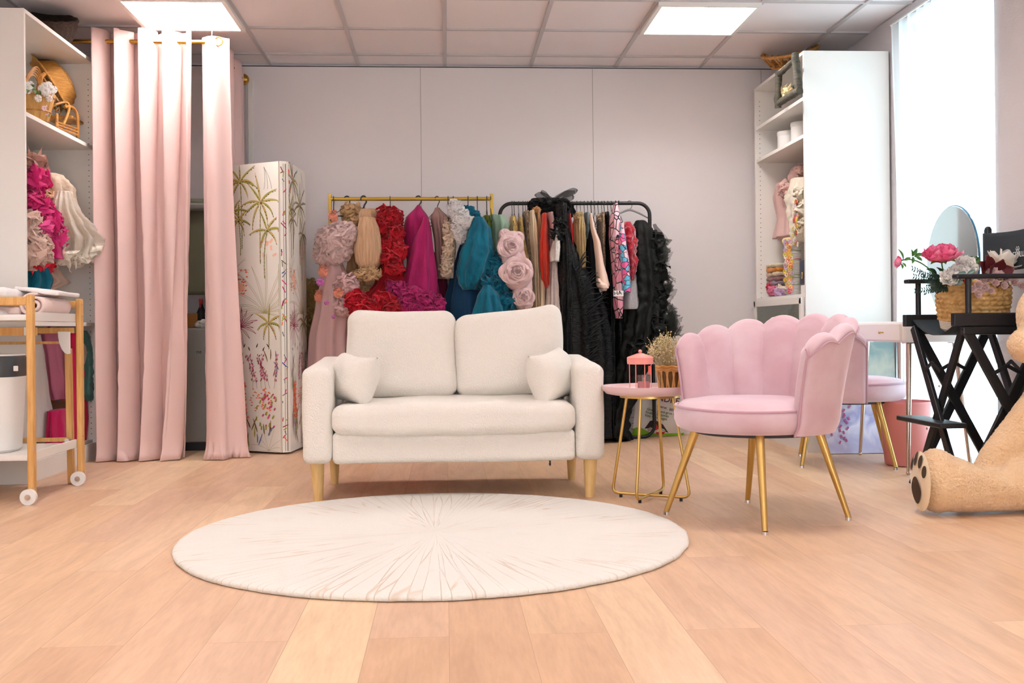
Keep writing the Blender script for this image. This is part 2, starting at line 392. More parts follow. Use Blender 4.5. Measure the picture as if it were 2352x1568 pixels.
prof = [(0, .02), (.12, .021), (.3, .02), (.5, .021), (.7, .02), (.84, .021), (.885, .021), (.899, .018), (.905, .012), (.903, .003), (.89, .0005), (0, .0005)]
def rfn(r_, z, a):
    if r_ < .5: return r_
    q = V((math.cos(a), math.sin(a), 0))
    return r_+.005*noise.noise(q*9)+.003*noise.noise(q*40+V((0, 0, z*90)))
rg.lathe(prof, rc_, 360, fn=rfn)
single('round_rug', rg, rug_mat(), 'round cream wool rug with lines raying out from its centre, before the sofa', 'rug', rc_, sharp=80)

# ------------------------------------------------------------ sofa
boucle = M('cream_boucle', (238, 231, 221), .95, sheen=.2, bump=(190, .7, .008))
so = thing('sofa', 'cream boucle two-seat sofa with tapered wooden legs behind the rug', 'sofa', (.032, 4.9, 0))
def wob(a, k, sd=0): return lambda q: q+V((noise.noise(q*k+V((sd, 0, 0))), noise.noise(q*k+V((0, sd+5, 0))), noise.noise(q*k+V((0, 0, sd+9)))))*a
MB().rbox((.032, 4.90, .24), (1.06, .68, .14), .025, fn=wob(.004, 5)).build('base', boucle, so, weld=True)
MB().rbox((.032, 5.22, .40), (1.2, .16, .44), .05, fn=wob(.005, 5)).build('back_frame', boucle, so, weld=True)
for x, sd, nm in ((-.562, 1, ''), (.628, 2, '')):
    def armf(q, sd=sd):
        q = V(q); q.z += (.028*(q.y/.35)*(1 if q.z > 0 else 0))*.6
        return q+V((noise.noise(q*6+V((sd, 0, 0)))*.006, 0, noise.noise(q*5+V((0, sd, 0)))*.005))
    MB().rbox((x, 4.90, .388), (.128, .70, .436), .036, fn=armf).build('armrest', boucle, so, weld=True)
def seatf(q):
    q = V(q)
    if q.z > 0: q.z += .012*math.cos(q.x*2.6)-.02*max(0, .1-abs(q.y+.3))
    q.z += -.012*math.cos(q.x*2.8)*(1 if q.z < 0 and q.y < -.2 else 0)
    q.y += -.01*math.cos(q.x*3)*(1 if q.y < -.2 else 0)
    return q+V((0, noise.noise(q*7)*.006, noise.noise(q*6)*.006))
sc_ = MB().rbox((.032, 4.84, .362), (1.064, .62, .125), .045, n=14, fn=seatf)
sc_.build('seat_cushion', boucle, so, weld=True)
def backc(sd, flip):
    def f(q):
        q = V(q); r2 = (q.x/.26)**2; r3 = (q.z/.21)**2
        q.y *= 1+.25*(1-min(1, r2))*(1-min(1, r3))
        q.z += .016*flip*(q.x/.26) if q.z > 0 else 0
        q.z -= .012*math.cos(q.x*6+1)*(1 if q.z > .1 else 0)
        return q+V((noise.noise(q*5+V((sd, 0, 0)))*.014, noise.noise(q*6+V((sd, 3, 0)))*.018, noise.noise(q*5+V((sd, 0, 7)))*.01))
    return f
rx = Matrix.Rotation(math.radians(-8), 3, 'X')
for x, sd, fl_ in ((-.213, 3, -1), (.303, 8, 1)):
    cu = MB().rbox((x, 5.075, .632), (.522, .155, .428), .064, n=12, seg=5, rot=rx, fn=backc(sd, fl_)).build('back_cushion', boucle, so, weld=True)
    pt = []
    for k in range(72):
        a = 2*PI*k/72; ca, sa = math.cos(a), math.sin(a); e = .30
        q = V((.236*math.copysign(abs(ca)**e, ca), -.068, .19*math.copysign(abs(sa)**e, sa)))
        q = backc(sd, fl_)(q); pt.append(V((x, 5.075, .632))+rx @ q)
for px_, py_ in ((-.575, 4.66), (.635, 4.62)):
    MB().cyl((px_, py_, .18), (px_-math.copysign(.005, px_), py_, 0), .032, .02).build('leg', birch, so)
for px_, py_ in ((-.553, 5.17), (.615, 5.17)):
    MB().cyl((px_, py_, .18), (px_, py_, 0), .028, .018).build('leg', birch, so)
zp = MB().tube([(.452, 4.6, .178), (.452, 4.6, .16)], .004, 6); zp.ball((.452, 4.6, .153), (.005, .003, .009))
zp.build('zipper_pull', blackm, so)
def pillow(c, w_, h_, t_, yaw, tilt, roll, label, sd):
    rot = Matrix.Rotation(yaw, 3, 'Z') @ Matrix.Rotation(tilt, 3, 'X') @ Matrix.Rotation(roll, 3, 'Y')
    mb = MB()
    for sg in (-1, 1):
        def f(u, v, sg=sg):
            a, b_ = 2*u-1, 2*v-1; k = (1-abs(a)**3.2)*(1-abs(b_)**3.2)
            inx = 1-.13*(1-b_*b_)*0-.10*(1-abs(b_)**1.5)*(abs(a)**2)*1; iny = 1-.10*(1-abs(a)**1.5)*(abs(b_)**2)
            p = V((a*w_/2*inx, sg*t_/2*max(k, 0)**.55, b_*h_/2*iny))
            p += V((0, 1, 0))*noise.noise(p*16+V((sd, 0, 0)))*.008*(k > 0)
            return V(c)+rot @ p
        mb.grid(f, 26, 26)
    single('throw_pillow', mb, boucle, label, 'pillow', (c[0], c[1], c[2]-h_/2), 'small cream throw pillows on the sofa', weld=True, sharp=80)
pillow((-.418, 4.755, .532), .26, .225, .17, math.radians(-48), math.radians(-16), math.radians(5), 'small cream pillow against the left arm of the sofa', 1)
pillow((.476, 4.755, .534), .265, .235, .17, math.radians(50), math.radians(-14), math.radians(-8), 'small cream pillow against the right arm of the sofa', 4)

# ------------------------------------------------------------ scalloped shell chairs
velvet = M('pink_velvet', (214, 188, 195), .75, sheen=1.0, tint=(245, 225, 232), var=((202, 166, 174), 5, (1, 1, 1.2)), bump=(7, .25, .01))
pipem = M('pink_piping', (190, 148, 162), .7, sheen=.6)
def make_shell_chair(label):
    t = thing('shell_chair', label, 'chair', (0, 0, 0), 0, 'pink scalloped velvet chairs')
    # local frame: faces -Y, lateral X
    NL = 9; arc_r = .285; ext = .10; semi = PI*arc_r; tot = semi+2*ext
    def plan(s_):   # s_ 0..1 -> point, outward normal
        d = s_*tot
        if d < ext: return V((-arc_r, -ext+d, 0)), V((-1, 0, 0))
        if d > tot-ext: return V((arc_r, -(d-(tot-ext)), 0)), V((1, 0, 0))
        a = PI-(d-ext)/arc_r; return V((arc_r*math.cos(a), arc_r*math.sin(a), 0)), V((math.cos(a), math.sin(a), 0))
    def top(s_):
        base = .665+.105*math.sin(PI*s_)**.8
        ph = (s_*NL) % 1; return base+.026*abs(math.sin(PI*ph))**.75
    zb = .345; th = .058
    def surf(s_, q):  # q 0..1 outer up, over the top, inner down
        p, n = plan(s_); zt = top(s_); ph = (s_*NL) % 1; bul = abs(math.sin(PI*ph))**.6
        edge = min(1, min(s_, 1-s_)*NL*3.0); edge = math.sqrt(max(0, 1-(1-edge)**2))
        def flare(z): return .075*max(0, (z-.36)/.42)**1.4
        tk = th*(.35+.65*edge)
        if q < .42:
            z = zb+(zt-.028-zb)*q/.42; off = tk*.5+flare(z)
            if z < .4: off -= .018*(1-(z-zb)/.055)**2
        elif q < .62:
            a = PI*(q-.42)/.20; z = zt-.028+.030*math.sin(a)+.006*bul*math.sin(a); off = tk*.5*math.cos(a)+flare(zt)-.012*bul*(1 if a > PI/2 else 0)*math.sin(a-PI/2)
        else:
            k = (q-.62)/.38; z = (zt-.028)-(zt-.028-.40)*k; off = -tk*.5+flare(z)*(1-.25*k)-.022*bul*(1-.4*k)
        return p+n*off+V((0, 0, z))
    nu = NL*12
    mb = MB().grid(surf, nu, 46)
    q = 47
    for base in (0, nu*q):
        mb.f.append(tuple(base+j for j in range(q))); mb.m.append(0)
    mb.build('back_shell', velvet, t, sharp=60)
    for s0 in (0.0, 1.0):
        pts = [surf(s0, k/40)+V((0, -.004, 0)) for k in range(0, 22)]
        MB().tube(pts, .0045, 8).build('arm_piping', pipem, t)
    mb = MB().tube([surf(k/80, .42)+V((0, 0, 0)) for k in range(81)], .0035, 6)
    mb.build('rim_piping', pipem, t)
    # seat: rounded drum with domed top
    def sr(r_, z, a): return r_*(1+.035*math.cos(4*a)*0)+0
    seat = MB(); pf = [(0, .35), (.2, .348), (.262, .350), (.285, .362), (.296, .39), (.296, .42), (.290, .436), (.285, .440), (.262, .462), (.2, .472), (.1, .476), (0, .477)]
    def sfn(r_, z, a):
        return r_*(1+.05*max(0, -math.sin(a)))*(1 if math.sin(a) < .2 else .93)
    seat.lathe(pf, (0, -.02, 0), 64, fn=sfn); seat.build('seat', velvet, t, sharp=70)
    ring = []
    for k in range(96):
        a = 2*PI*k/96; r_ = sfn(.289, .438, a); ring.append((r_*math.cos(a), -.02+r_*math.sin(a), .440+.004*math.sin(2*a)))
    MB().tube(ring, .006, 8, closed=True).build('seat_piping', pipem, t)
    MB().lathe([(0, .335), (.24, .335), (.24, .352), (0, .352)], n=40).build('seat_base', dark, t)
    for sx, sy in ((-1, -1), (1, -1), (-1, 1), (1, 1)):
        p0 = V((sx*.165, sy*.165-.0, .35)); p1 = V((sx*.258, sy*.235-.01, .012))
        l = MB().cyl(p0, p1, .0175, .0105, 20).build('leg', gold, t)
        MB().cyl(p1, p1-V((0, 0, .012)), .012, .013, 16).build('foot_cap', chrome, l)
    return t
ch = make_shell_chair('pink velvet scalloped chair with gold legs beside the small round table')
def face(dx, dy): return math.atan2(dy, dx)+PI/2
ch.location = (1.217, 4.05, 0); ch.rotation_euler = (0, 0, face(-.857, -.516))
dup(ch, (2.17, 5.61, 0), face(.95, -.31), 'pink velvet scalloped chair partly hidden, pulled up to the white desk')
# ------------------------------------------------------------ open wardrobes
def wardrobe(name, label, x0, x1, y0, y1, hgt, shelves, front, plinth=.10, near_mat=None):
    # x0<x1, y0<y1; front = x of the open side
    t = thing(name, label, 'wardrobe', ((x0+x1)/2, (y0+y1)/2, 0)); T_ = .02; xm, ym = (x0+x1)/2, (y0+y1)/2; dx = x1-x0
    sgn = 1 if front == x1 else -1
    MB().box((xm, y0+T_/2, hgt/2), (dx, T_, hgt)).build('side_panel', white, t, smooth=False, bevel=.0015)
    sp = MB().box((xm, y1-T_/2, hgt/2), (dx, T_, hgt))
    z = .15
    while z < hgt-.08:
        sp.cyl((front-sgn*.032, y1-T_-.001, z), (front-sgn*.032, y1-T_+.003, z), .0028, n=8, m=1); z += .032
    sp.build('side_panel', [white, dark], t, smooth=False)
    bx = x0 if sgn > 0 else x1
    MB().box((bx+sgn*.004, ym, hgt/2), (.006, y1-y0-2*T_, hgt-.02)).build('back_panel', white, t, smooth=False)
    MB().box((xm, ym, hgt-T_/2), (dx, y1-y0-2*T_, T_)).build('top_panel', white, t, smooth=False, bevel=.001)
    for z in shelves: MB().box((xm+sgn*0, ym, z-.011), (dx-.01, y1-y0-2*T_, .022)).build('shelf', white, t, smooth=False, bevel=.001)
    MB().box((front-sgn*.012, ym, plinth/2), (.018, y1-y0-2*T_, plinth)).build('plinth', white, t, smooth=False)
    MB().box((xm-sgn*.01, ym, plinth+.009), (dx-.03, y1-y0-2*T_, .018)).build('bottom_panel', white, t, smooth=False)
    return t
LX = -2.085; LB = XL+.012; RX_ = 2.13; RB = XR-.012
wl = wardrobe('open_wardrobe', 'tall white open wardrobe at the left, full of dresses, behind the wooden trolley', LB, LX, 5.345, 6.395, 2.372, (1.862, .812), LX)
wr = wardrobe('open_wardrobe', 'tall white open wardrobe at the right, beside the bright window', RX_, RB, 6.075, 7.075, 2.385, (2.118, 1.895, .945), RX_)
for (t, x, z) in ((wl, LX-.29, 1.765), (wr, RX_+.27, 1.80)):
    y0, y1 = (5.365, 6.375) if t is wl else (6.095, 7.055)
    MB().cyl((x, y0, z), (x, y1, z), .0125, n=14).build('clothes_rail', white, t)
MB().cyl((LX-.29, 5.365, .735), (LX-.29, 6.375, .735), .0125, n=14).build('clothes_rail', white, wl)
gp = glassm('drawer_glass', (205, 215, 208), .8)
d = MB()
for z in (.50, .905): d.box((RX_-.012, 6.575, z), (.022, .95, .04))
for y in (6.115, 7.035): d.box((RX_-.012, y, .70), (.022, .035, .44))
d = d.build('drawer_front', white, wr, smooth=False, bevel=.001)
MB().box((RX_-.010, 6.575, .70), (.005, .89, .37)).build('drawer_glass', gp, d, smooth=False)
MB().box((RX_+.26, 6.575, .485), (.5, .94, .012)).build('drawer_bottom', white, wr, smooth=False)

# ------------------------------------------------------------ pink curtains on a gold rod
satin = M('pink_satin', (239, 205, 199), .42, sheen=.35, tint=(250, 225, 230), trans=.10)
rz_ = 2.468; rY = 6.30; rX = -1.372
rod = thing('curtain_rod', 'gold curtain rod below the ceiling at the corner of the fitting booth', 'curtain rod', (-1.9, rY, rz_))
MB().tube([(XL, rY, rz_), (rX-.05, rY, rz_), (rX-.015, rY+.015, rz_), (rX, rY+.05, rz_), (rX, YB-.05, rz_)], .013, 12).build('rod', brass, rod)
MB().ball((rX+.01, YB-.05, rz_), .038).build('finial', brass, rod)
hk = MB(); q0 = at(487, 96, rY); q0.z = rz_+.012
hk.tube([q0, q0+V((0, 0, .03)), (q0.x+.0, q0.y, ZC)], .0025, 6); hk.tube([q0+V((0, 0, .012))+V((.008*math.cos(a), 0, .01*math.sin(a))) for a in [k*.7 for k in range(9)]], .002, 6)
hk.build('ceiling_hook', chrome, rod)
def curtain(label, plan_top, plan_bot, zt, cuff=None, amp_top=.006, ringpts=(), seed=0, nu=180):
    # plan_*: functions s-> (x,y); blended down the height
    t = thing('grommet_curtain', label, 'curtain', (*[a for a in plan_top(.5)], 0.01))
    def f(u, v):
        z = .006+(zt-.006)*v; a = V((*plan_top(u), 0)); b = V((*plan_bot(u), 0)); k = (1-v)**1.6
        p = a.lerp(b, k)
        p.z = z + (amp_top*math.sin(u*37+seed)*(v**12))
        n_ = V((noise.noise(V((u*9*nu/180, v*3, seed))), noise.noise(V((u*9*nu/180, v*3, seed+9))), 0))*.014*(1-v)
        cr = .006*noise.noise(V((u*30*nu/180, v*26, seed+3)))*(1-v)**.5*(1 if noise.noise(V((u*4, v*7, seed))) > .12 else .15)
        if z < .12: n_ += V((noise.noise(V((u*16, seed, 1))), -.5+noise.noise(V((u*16, seed, 2))), 0))*.05*(1-z/.12)**2
        return p+n_+V((cr, cr, 0))
    MB().grid(f, nu, 70).build('drape', satin, t, solid=.002, sharp=180)
    for (x, y, ang) in ringpts:
        g = []
        for k in range(20):
            a = 2*PI*k/20; g.append((x+.024*math.cos(a)*math.cos(ang), y+.024*math.cos(a)*math.sin(ang), rz_+.024*math.sin(a)))
        MB().tube(g, .005, 8, closed=True).build('grommet', brass, t)
    return t
def wave(x0, x1, y, n, A, B=0, ph=0):
    return lambda s_: (x0+(x1-x0)*s_+B*math.sin(4*PI*n*s_+ph), y+A*math.sin(2*PI*n*s_+ph))
def rings(x0, x1, n, ph, y): # zero crossings
    out = []; k = 0
    for i in range(400):
        s0, s1 = i/400, (i+1)/400; a, b = math.sin(2*PI*n*s0+ph), math.sin(2*PI*n*s1+ph)
        if a*b < 0: out.append((x0+(x1-x0)*s0, y, math.radians(62 if b > a else 118)))
    return out
curtain('wide pink satin curtain with gold grommets hanging in deep folds, right of the left wardrobe',
        wave(-2.03, -1.475, rY, 4, .066, .024, -1.2), wave(-1.995, -1.555, rY-.02, 3.6, .085, .034, -1.4), rz_+.062,
        ringpts=rings(-2.03, -1.475, 4, -1.2, rY), seed=1)
curtain('narrow pink satin curtain hanging nearly flat beside the opening of the booth',
        wave(-1.432, -1.275, rY, .8, .03, 0, 2.6), wave(-1.43, -1.20, rY-.04, .9, .05, .02, 2.6), rz_+.030, amp_top=0,
        ringpts=[(-1.33, rY-.022, math.radians(0))], seed=5, nu=70)
def side(s_): return (rX+.045*math.sin(2*PI*3*s_+.4), 6.40+.78*s_)
def side2(s_): return (rX+.06*math.sin(2*PI*3*s_+.8), 6.42+.74*s_)
curtain('pink curtain running back to the wall, seen beyond the palm screen', side, side2, rz_+.06,
        ringpts=[(rX, 6.40+.78*((k*PI-.4)/(6*PI)), math.radians(90+(28 if k % 2 else -28))) for k in range(1, 7)], seed=9, nu=120)

# inside the booth
greyst = M('grey_appliance', (150, 146, 138), .5); bagm = M('sage_garment_bag', (128, 130, 104), .6, bump=(12, .4, .01), trans=.1)
fr = thing('mini_fridge', 'low grey appliance standing in the dim booth behind the pink curtain', 'appliance', (-1.66, 6.95, 0))
MB().rbox((-1.66, 6.95, .415), (.55, .5, .72), .012).build('body', greyst, fr, weld=True)
MB().box((-1.66, 6.95, .03), (.5, .44, .06)).build('base', dark, fr, smooth=False)
textmesh('ne', .034, blackm, fr, frame4((-1.573, 6.698, .615), (1, 0, 0), (0, 0, 1)))
gb = MB(); gb.rbox((-1.62, 6.85, 1.30), (.30, .05, .62), .025, fn=lambda q: q+V((0, noise.noise(q*9)*.03, 0)))
gb.rbox((-1.585, 6.80, 1.55), (.24, .05, .05), .02, m=1)
for k in range(6): gb.box((-1.535, 6.8235, 1.06+.08*k), (.022, .002, .003), m=2)
single('storage_bag', gb, [bagm, greyst, dark], 'dull green bag hanging upright above the grey appliance in the booth', 'bag', (-1.62, 6.85, 1.0), weld=False)
redb = M('red_plastic', (170, 30, 34), .4)
bt = thing('spray_bottle', 'dark spray bottle with a red nozzle on the grey appliance', 'bottle', (-1.575, 6.85, .775))
MB().lathe([(0, 0), (.028, 0), (.03, .02), (.03, .10), (.012, .14), (.012, .155), (0, .155)], (-1.575, 6.85, .775)).build('bottle', M('dark_bottle', (44, 40, 38), .1), bt)
n = MB().box((-1.575, 6.845, .95), (.016, .05, .03)); n.box((-1.575, 6.83, .93), (.006, .012, .05)); n.cyl((-1.575, 6.85, .93), (-1.575, 6.85, .955), .012)
n.build('nozzle', redb, bt, smooth=False, bevel=.002)
single('crumpled_bag', MB().ball((-1.545, 6.76, .800), (.05, .04, .028), 40, 24, nz=.5, nsc=45), M('clear_plastic', (205, 200, 190), .15), 'small crumpled shiny plastic bag on the edge of the grey appliance', 'bag', (-1.545, 6.76, .775))
single('cardboard_box', MB().box((-1.63, 6.84, .825), (.08, .07, .09)), M('amber_card', (160, 106, 50), .7), 'small amber box between the bottle and the crumpled bag', 'box', (-1.63, 6.84, .775), smooth=False, bevel=.002)

# ------------------------------------------------------------ folding screen with a drawn jungle print
scr = M('screen_paper', (240, 234, 224), .7); inks = [scr]
for nme, c in (('olive_ink', (158, 154, 40)), ('dark_ink', (44, 42, 26)), ('thin_olive_ink', (172, 160, 118)), ('coral_ink', (238, 112, 72)), ('crimson_ink', (160, 44, 78)), ('magenta_ink', (200, 50, 110)),
               ('blue_ink', (108, 120, 160)), ('peach_ink', (246, 190, 160)), ('brown_ink', (120, 92, 34)), ('grey_ink', (120, 122, 120)), ('deep_blue_ink', (40, 60, 150))):
    inks.append(M(nme, c, .7))
OL, DK, TH, CO, CR, MG, BL, PE, BR, GR, DB = range(1, 12)
root = thing('folding_screen', 'white folding screen printed with hand-drawn palms and flowers, left of the sofa', 'folding screen', (-1.05, 6.55, 0))
def panel(p0, p1, z0, z1, th, draws, name='screen_panel'):
    p0, p1 = V((*p0, 0)), V((*p1, 0)); dx = (p1-p0); W = dx.length; dx.normalize(); n = V((dx.y, -dx.x, 0))
    if n.y > 0: n = -n
    mb = MB(); c = (p0+p1)/2-n*th/2; mb.box((c.x, c.y, (z0+z1)/2), (W, th, z1-z0), math.atan2(dx.y, dx.x))
    lay = [.0006]
    def P(s_, z): return p0+dx*s_+V((0, 0, z))+n*lay[0]
    def stroke(pts, w_, m, jit=0):
        lay[0] += .000004
        pp = [(max(.002, min(W-.002, a)), max(z0+.002, min(z1-.002, b))) for a, b in pts]
        mb.ribbon([P(a, b) for a, b in pp], w_, n, m)
    draws(W, stroke); return mb.build(name, inks, root, smooth=False)
def jungle(seed, tone=0):
    rr = random.Random(seed)
    def col(c):
        if tone and c == OL: return rr.choice([OL, GR, BR])
        return c
    def curve(a, b, ang, L_, bend, n=7):
        pts = [(a, b)]; 
        for i in range(n):
            ang2 = ang+bend*(i+1)/n; a += L_/n*math.cos(ang2); b += L_/n*math.sin(ang2); pts.append((a, b))
        return pts
    def palm(S, a, b, r_, trunk, lean, nf=8):
        r_ *= 1.3
        tp = curve(a, b, -PI/2+lean, trunk, -lean*1.3, 14)
        for i in range(0, 14):
            x_, y_ = tp[i]; x2, y2 = tp[i+1]; S([(x_, y_), (x2+.002, y2)], .005, col(OL) if i % 3 else TH); S([(x_+.004, y_), (x2+.004*(i % 2), y2+.006)], .0025, DK)
        for k in range(nf):
            an = PI/2+(k-(nf-1)/2)*(2.6*PI/2/nf)*1.25+rr.uniform(-.15, .15); L_ = r_*rr.uniform(.75, 1.15); bd = -1.1*math.cos(an)*rr.uniform(.5, 1.1)
            c_ = curve(a, b, an, L_, bd, 8); mid = [.004, .010, .013, .014, .013, .011, .009, .006, .003]
            S(c_, mid, col(OL)); S([(x_, y_+.002) for x_, y_ in c_], .003, TH if k % 2 else PE)
            for i in range(8):
                if rr.random() < .6:
                    x_, y_ = c_[i]; x2, y2 = c_[i+1]; S([(x_, y_-.006), ((x_+x2)/2+.003, (y_+y2)/2-.008)], .004, DK)
    def fan(S, a, b, r_, m, n, w_=.0022, loop=False, up=True):
        for k in range(n):
            an = PI/2+(k-(n-1)/2)*(PI*1.0/n if up else 2*PI/n)+rr.uniform(-.06, .06)
            c_ = curve(a, b, an, r_*rr.uniform(.75, 1.1), -.9*math.cos(an), 8); S(c_, w_, m)
            if loop: S([(x_+.012*math.sin(PI*i/8)*math.sin(an), y_-.012*math.sin(PI*i/8)*math.cos(an)) for i, (x_, y_) in enumerate(c_)], w_, m)
    def specks(S, a0, a1, b0, b1, n, m, L_=.014, w_=.007, an0=0, sp=.5):
        for _ in range(n):
            a, b = rr.uniform(a0, a1), rr.uniform(b0, b1); an = an0+rr.uniform(-sp, sp); S([(a, b), (a+L_*math.cos(an), b+L_*math.sin(an))], w_, m)
    def weeds(S, a0, a1, b0, b1, n, ms, L_=.07, w_=.006):
        for _ in range(n):
            a, b = rr.uniform(a0, a1), rr.uniform(b0, b1); S(curve(a, b, PI/2+rr.uniform(-.5, .5), L_*rr.uniform(.6, 1.3), rr.uniform(-.4, .4), 5), [w_*.4, w_, w_*1.2, w_, w_*.8, w_*.3], rr.choice(ms))
    def go(W, S):
        fx = W/.36
        specks(S, -.01, .03*fx, 1.60, 1.74, 5, CO, .03, .02)
        specks(S, .22*fx, .33*fx, 1.20, 1.30, 9, PE, .03, .014, 1, .8)
        palm(S, .09*fx, 1.68, .115, .42, -.05+.12, 9); palm(S, .235*fx, 1.545, .13, .38, -.06, 9)
        palm(S, .075*fx, 1.44, .09, .22, .2, 7); palm(S, .04*fx, 1.50, .09, .30, .1, 6); palm(S, .28*fx, 1.37, .10, .30, -.25, 6)
        for k in range(3): S(curve(.26*fx+.03*k, 1.62, PI/2-.3+.2*k, .14, .5, 6), .0022, GR)
        fan(S, .04*fx, 1.13, .13, TH, 5, .0016); fan(S, .02*fx, 1.08, .16, TH, 7, .0014)
        fan(S, .26*fx, .86, .36, TH, 13, .0020, True)
        specks(S, .02*fx, .13*fx, .98, 1.14, 26, CO, .015, .008)
        specks(S, .03*fx, .10*fx, .98, 1.10, 4, PE, .04, .03)
        fan(S, .085*fx, .78, .14, CR, 11, .0028, True); fan(S, .085*fx, .77, .13, CR, 7, .0026, True, False)
        palm(S, .285*fx, .80, .085, .16, .0, 7)
        for k in range(6): S(curve(.06*fx+.045*k*fx, .63+.02*(k % 2), PI/2+rr.uniform(-1, 1), .03, .5, 4), [.002, .006, .008, .005, .002], DK)
        weeds(S, .01, .12*fx, .38, .58, 16, [BL, BR, OL]); weeds(S, .26*fx, W, .45, .60, 6, [BL, BR])
        for k in range(6):
            c_ = curve(.17*fx+.03*k*fx, .40, PI/2+rr.uniform(-.3, .3), .2, rr.uniform(-.6, .6), 8); S(c_, .002, BR)
            for x_, y_ in c_[2:]: specks(S, x_-.012, x_+.008, y_-.01, y_+.01, 4, rr.choice([MG, CR]), .012, .004, 1.2, .3)
        for k in range(9):
            c_ = curve(.03*fx+.014*k*fx, .16, PI/2+(k-4)*.07, .26, rr.uniform(-.2, .2), 8); S(c_, .003, rr.choice([CO, BR, CR]))
            for x_, y_ in c_[2:]: specks(S, x_-.012, x_+.006, y_-.01, y_+.01, 3, CO, .016, .006, .5, .4)
        specks(S, .14*fx, .30*fx, .26, .40, 46, CO, .014, .006); specks(S, .22*fx, .34*fx, .14, .36, 22, MG, .018, .010, 1.1, .3); specks(S, .17*fx, .33*fx, .12, .36, 14, OL, .024, .010, 1.2, .3)
        weeds(S, .02, .33*fx, .04, .20, 22, [BR, BR, OL, BL], .09, .008); fan(S, .28*fx, .02, .14, TH, 8, .0014)
    return go
panel((-1.355, 6.63), (-1.012, 6.435), .012, 1.785, .018, jungle(3))
panel((-1.000, 6.432), (-.965, 6.445), .012, 1.785, .30, lambda W, S: [S([(W*.5, .02), (W*.5, 1.77)], .003, GR), S([(W*.85, .02), (W*.85, 1.77)], .004, DK)]+[S([(rnd.uniform(0, W), z_), (rnd.uniform(0, W), z_+rnd.uniform(.01, .04))], .006, rnd.choice([MG, OL, CO, DB, GR, BR, CR])) for z_ in [rnd.uniform(.05, 1.72) for _ in range(46)]], 'folded_panel')
panel((-.955, 6.45), (-.905, 6.86), .012, 1.785, .018, jungle(8, 1))

# ------------------------------------------------------------ clothes rails (racks)
goldp = M('gold_paint', (186, 152, 60), .38, metal=.55)
gr = thing('clothes_rack', 'gold clothes rack with square uprights behind the left half of the sofa', 'clothes rack', (-.22, 6.95, 0))
GY = 6.95; gz = at(758, 457, GY).z
for px in (758, 1129):
    x = at(px, 457, GY).x; MB().box((x, GY, .84), (.022, .022, 1.62)).build('post', goldp, gr, smooth=False, bevel=.003)
    MB().box((x, GY, .02), (.03, .42, .03)).build('foot', goldp, gr, smooth=False, bevel=.003)
xa, xb = at(758, 457, GY).x, at(1129, 457, GY).x
MB().cyl((xa, GY, gz), (xb, GY, gz), .0125, n=14).build('rail', goldp, gr)
MB().cyl((xa, GY, .03), (xb, GY, .03), .011, n=12).build('lower_rail', goldp, gr)
BY = 7.02; bz = at(1300, 467, BY).z; xl_, xr_ = at(1148, 500, BY).x, at(1488, 500, BY).x+.012
br_ = thing('clothes_rack', 'black tubular clothes rack with rounded corners, crowded with dresses', 'clothes rack', ((xl_+xr_)/2, BY, 0))
rr_ = .08
def arc(cx, cz, r_, a0, a1, y, n=8): return [(cx+r_*math.cos(a0+(a1-a0)*k/n), y, cz+r_*math.sin(a0+(a1-a0)*k/n)) for k in range(n+1)]
pts = [(xl_, BY, .1)]+arc(xl_+rr_, bz-rr_, rr_, PI, PI/2, BY)+arc(xr_-rr_, bz-rr_, rr_, PI/2, 0, BY)+[(xr_+.02, BY, .1)]
MB().tube(pts, .0125, 12).build('frame', blackm, br_)
MB().tube([(xr_+.02, BY, .3), (xr_+.02, BY, .10)]+arc(xr_-.06, .09, .08, 0, -PI/2, BY)+[(xl_+.08, BY, .012)]+arc(xl_+.08, .09, .08, -PI/2, -PI, BY)+[(xl_, BY, .3)], .011, 12).build('base_tube', blackm, br_)
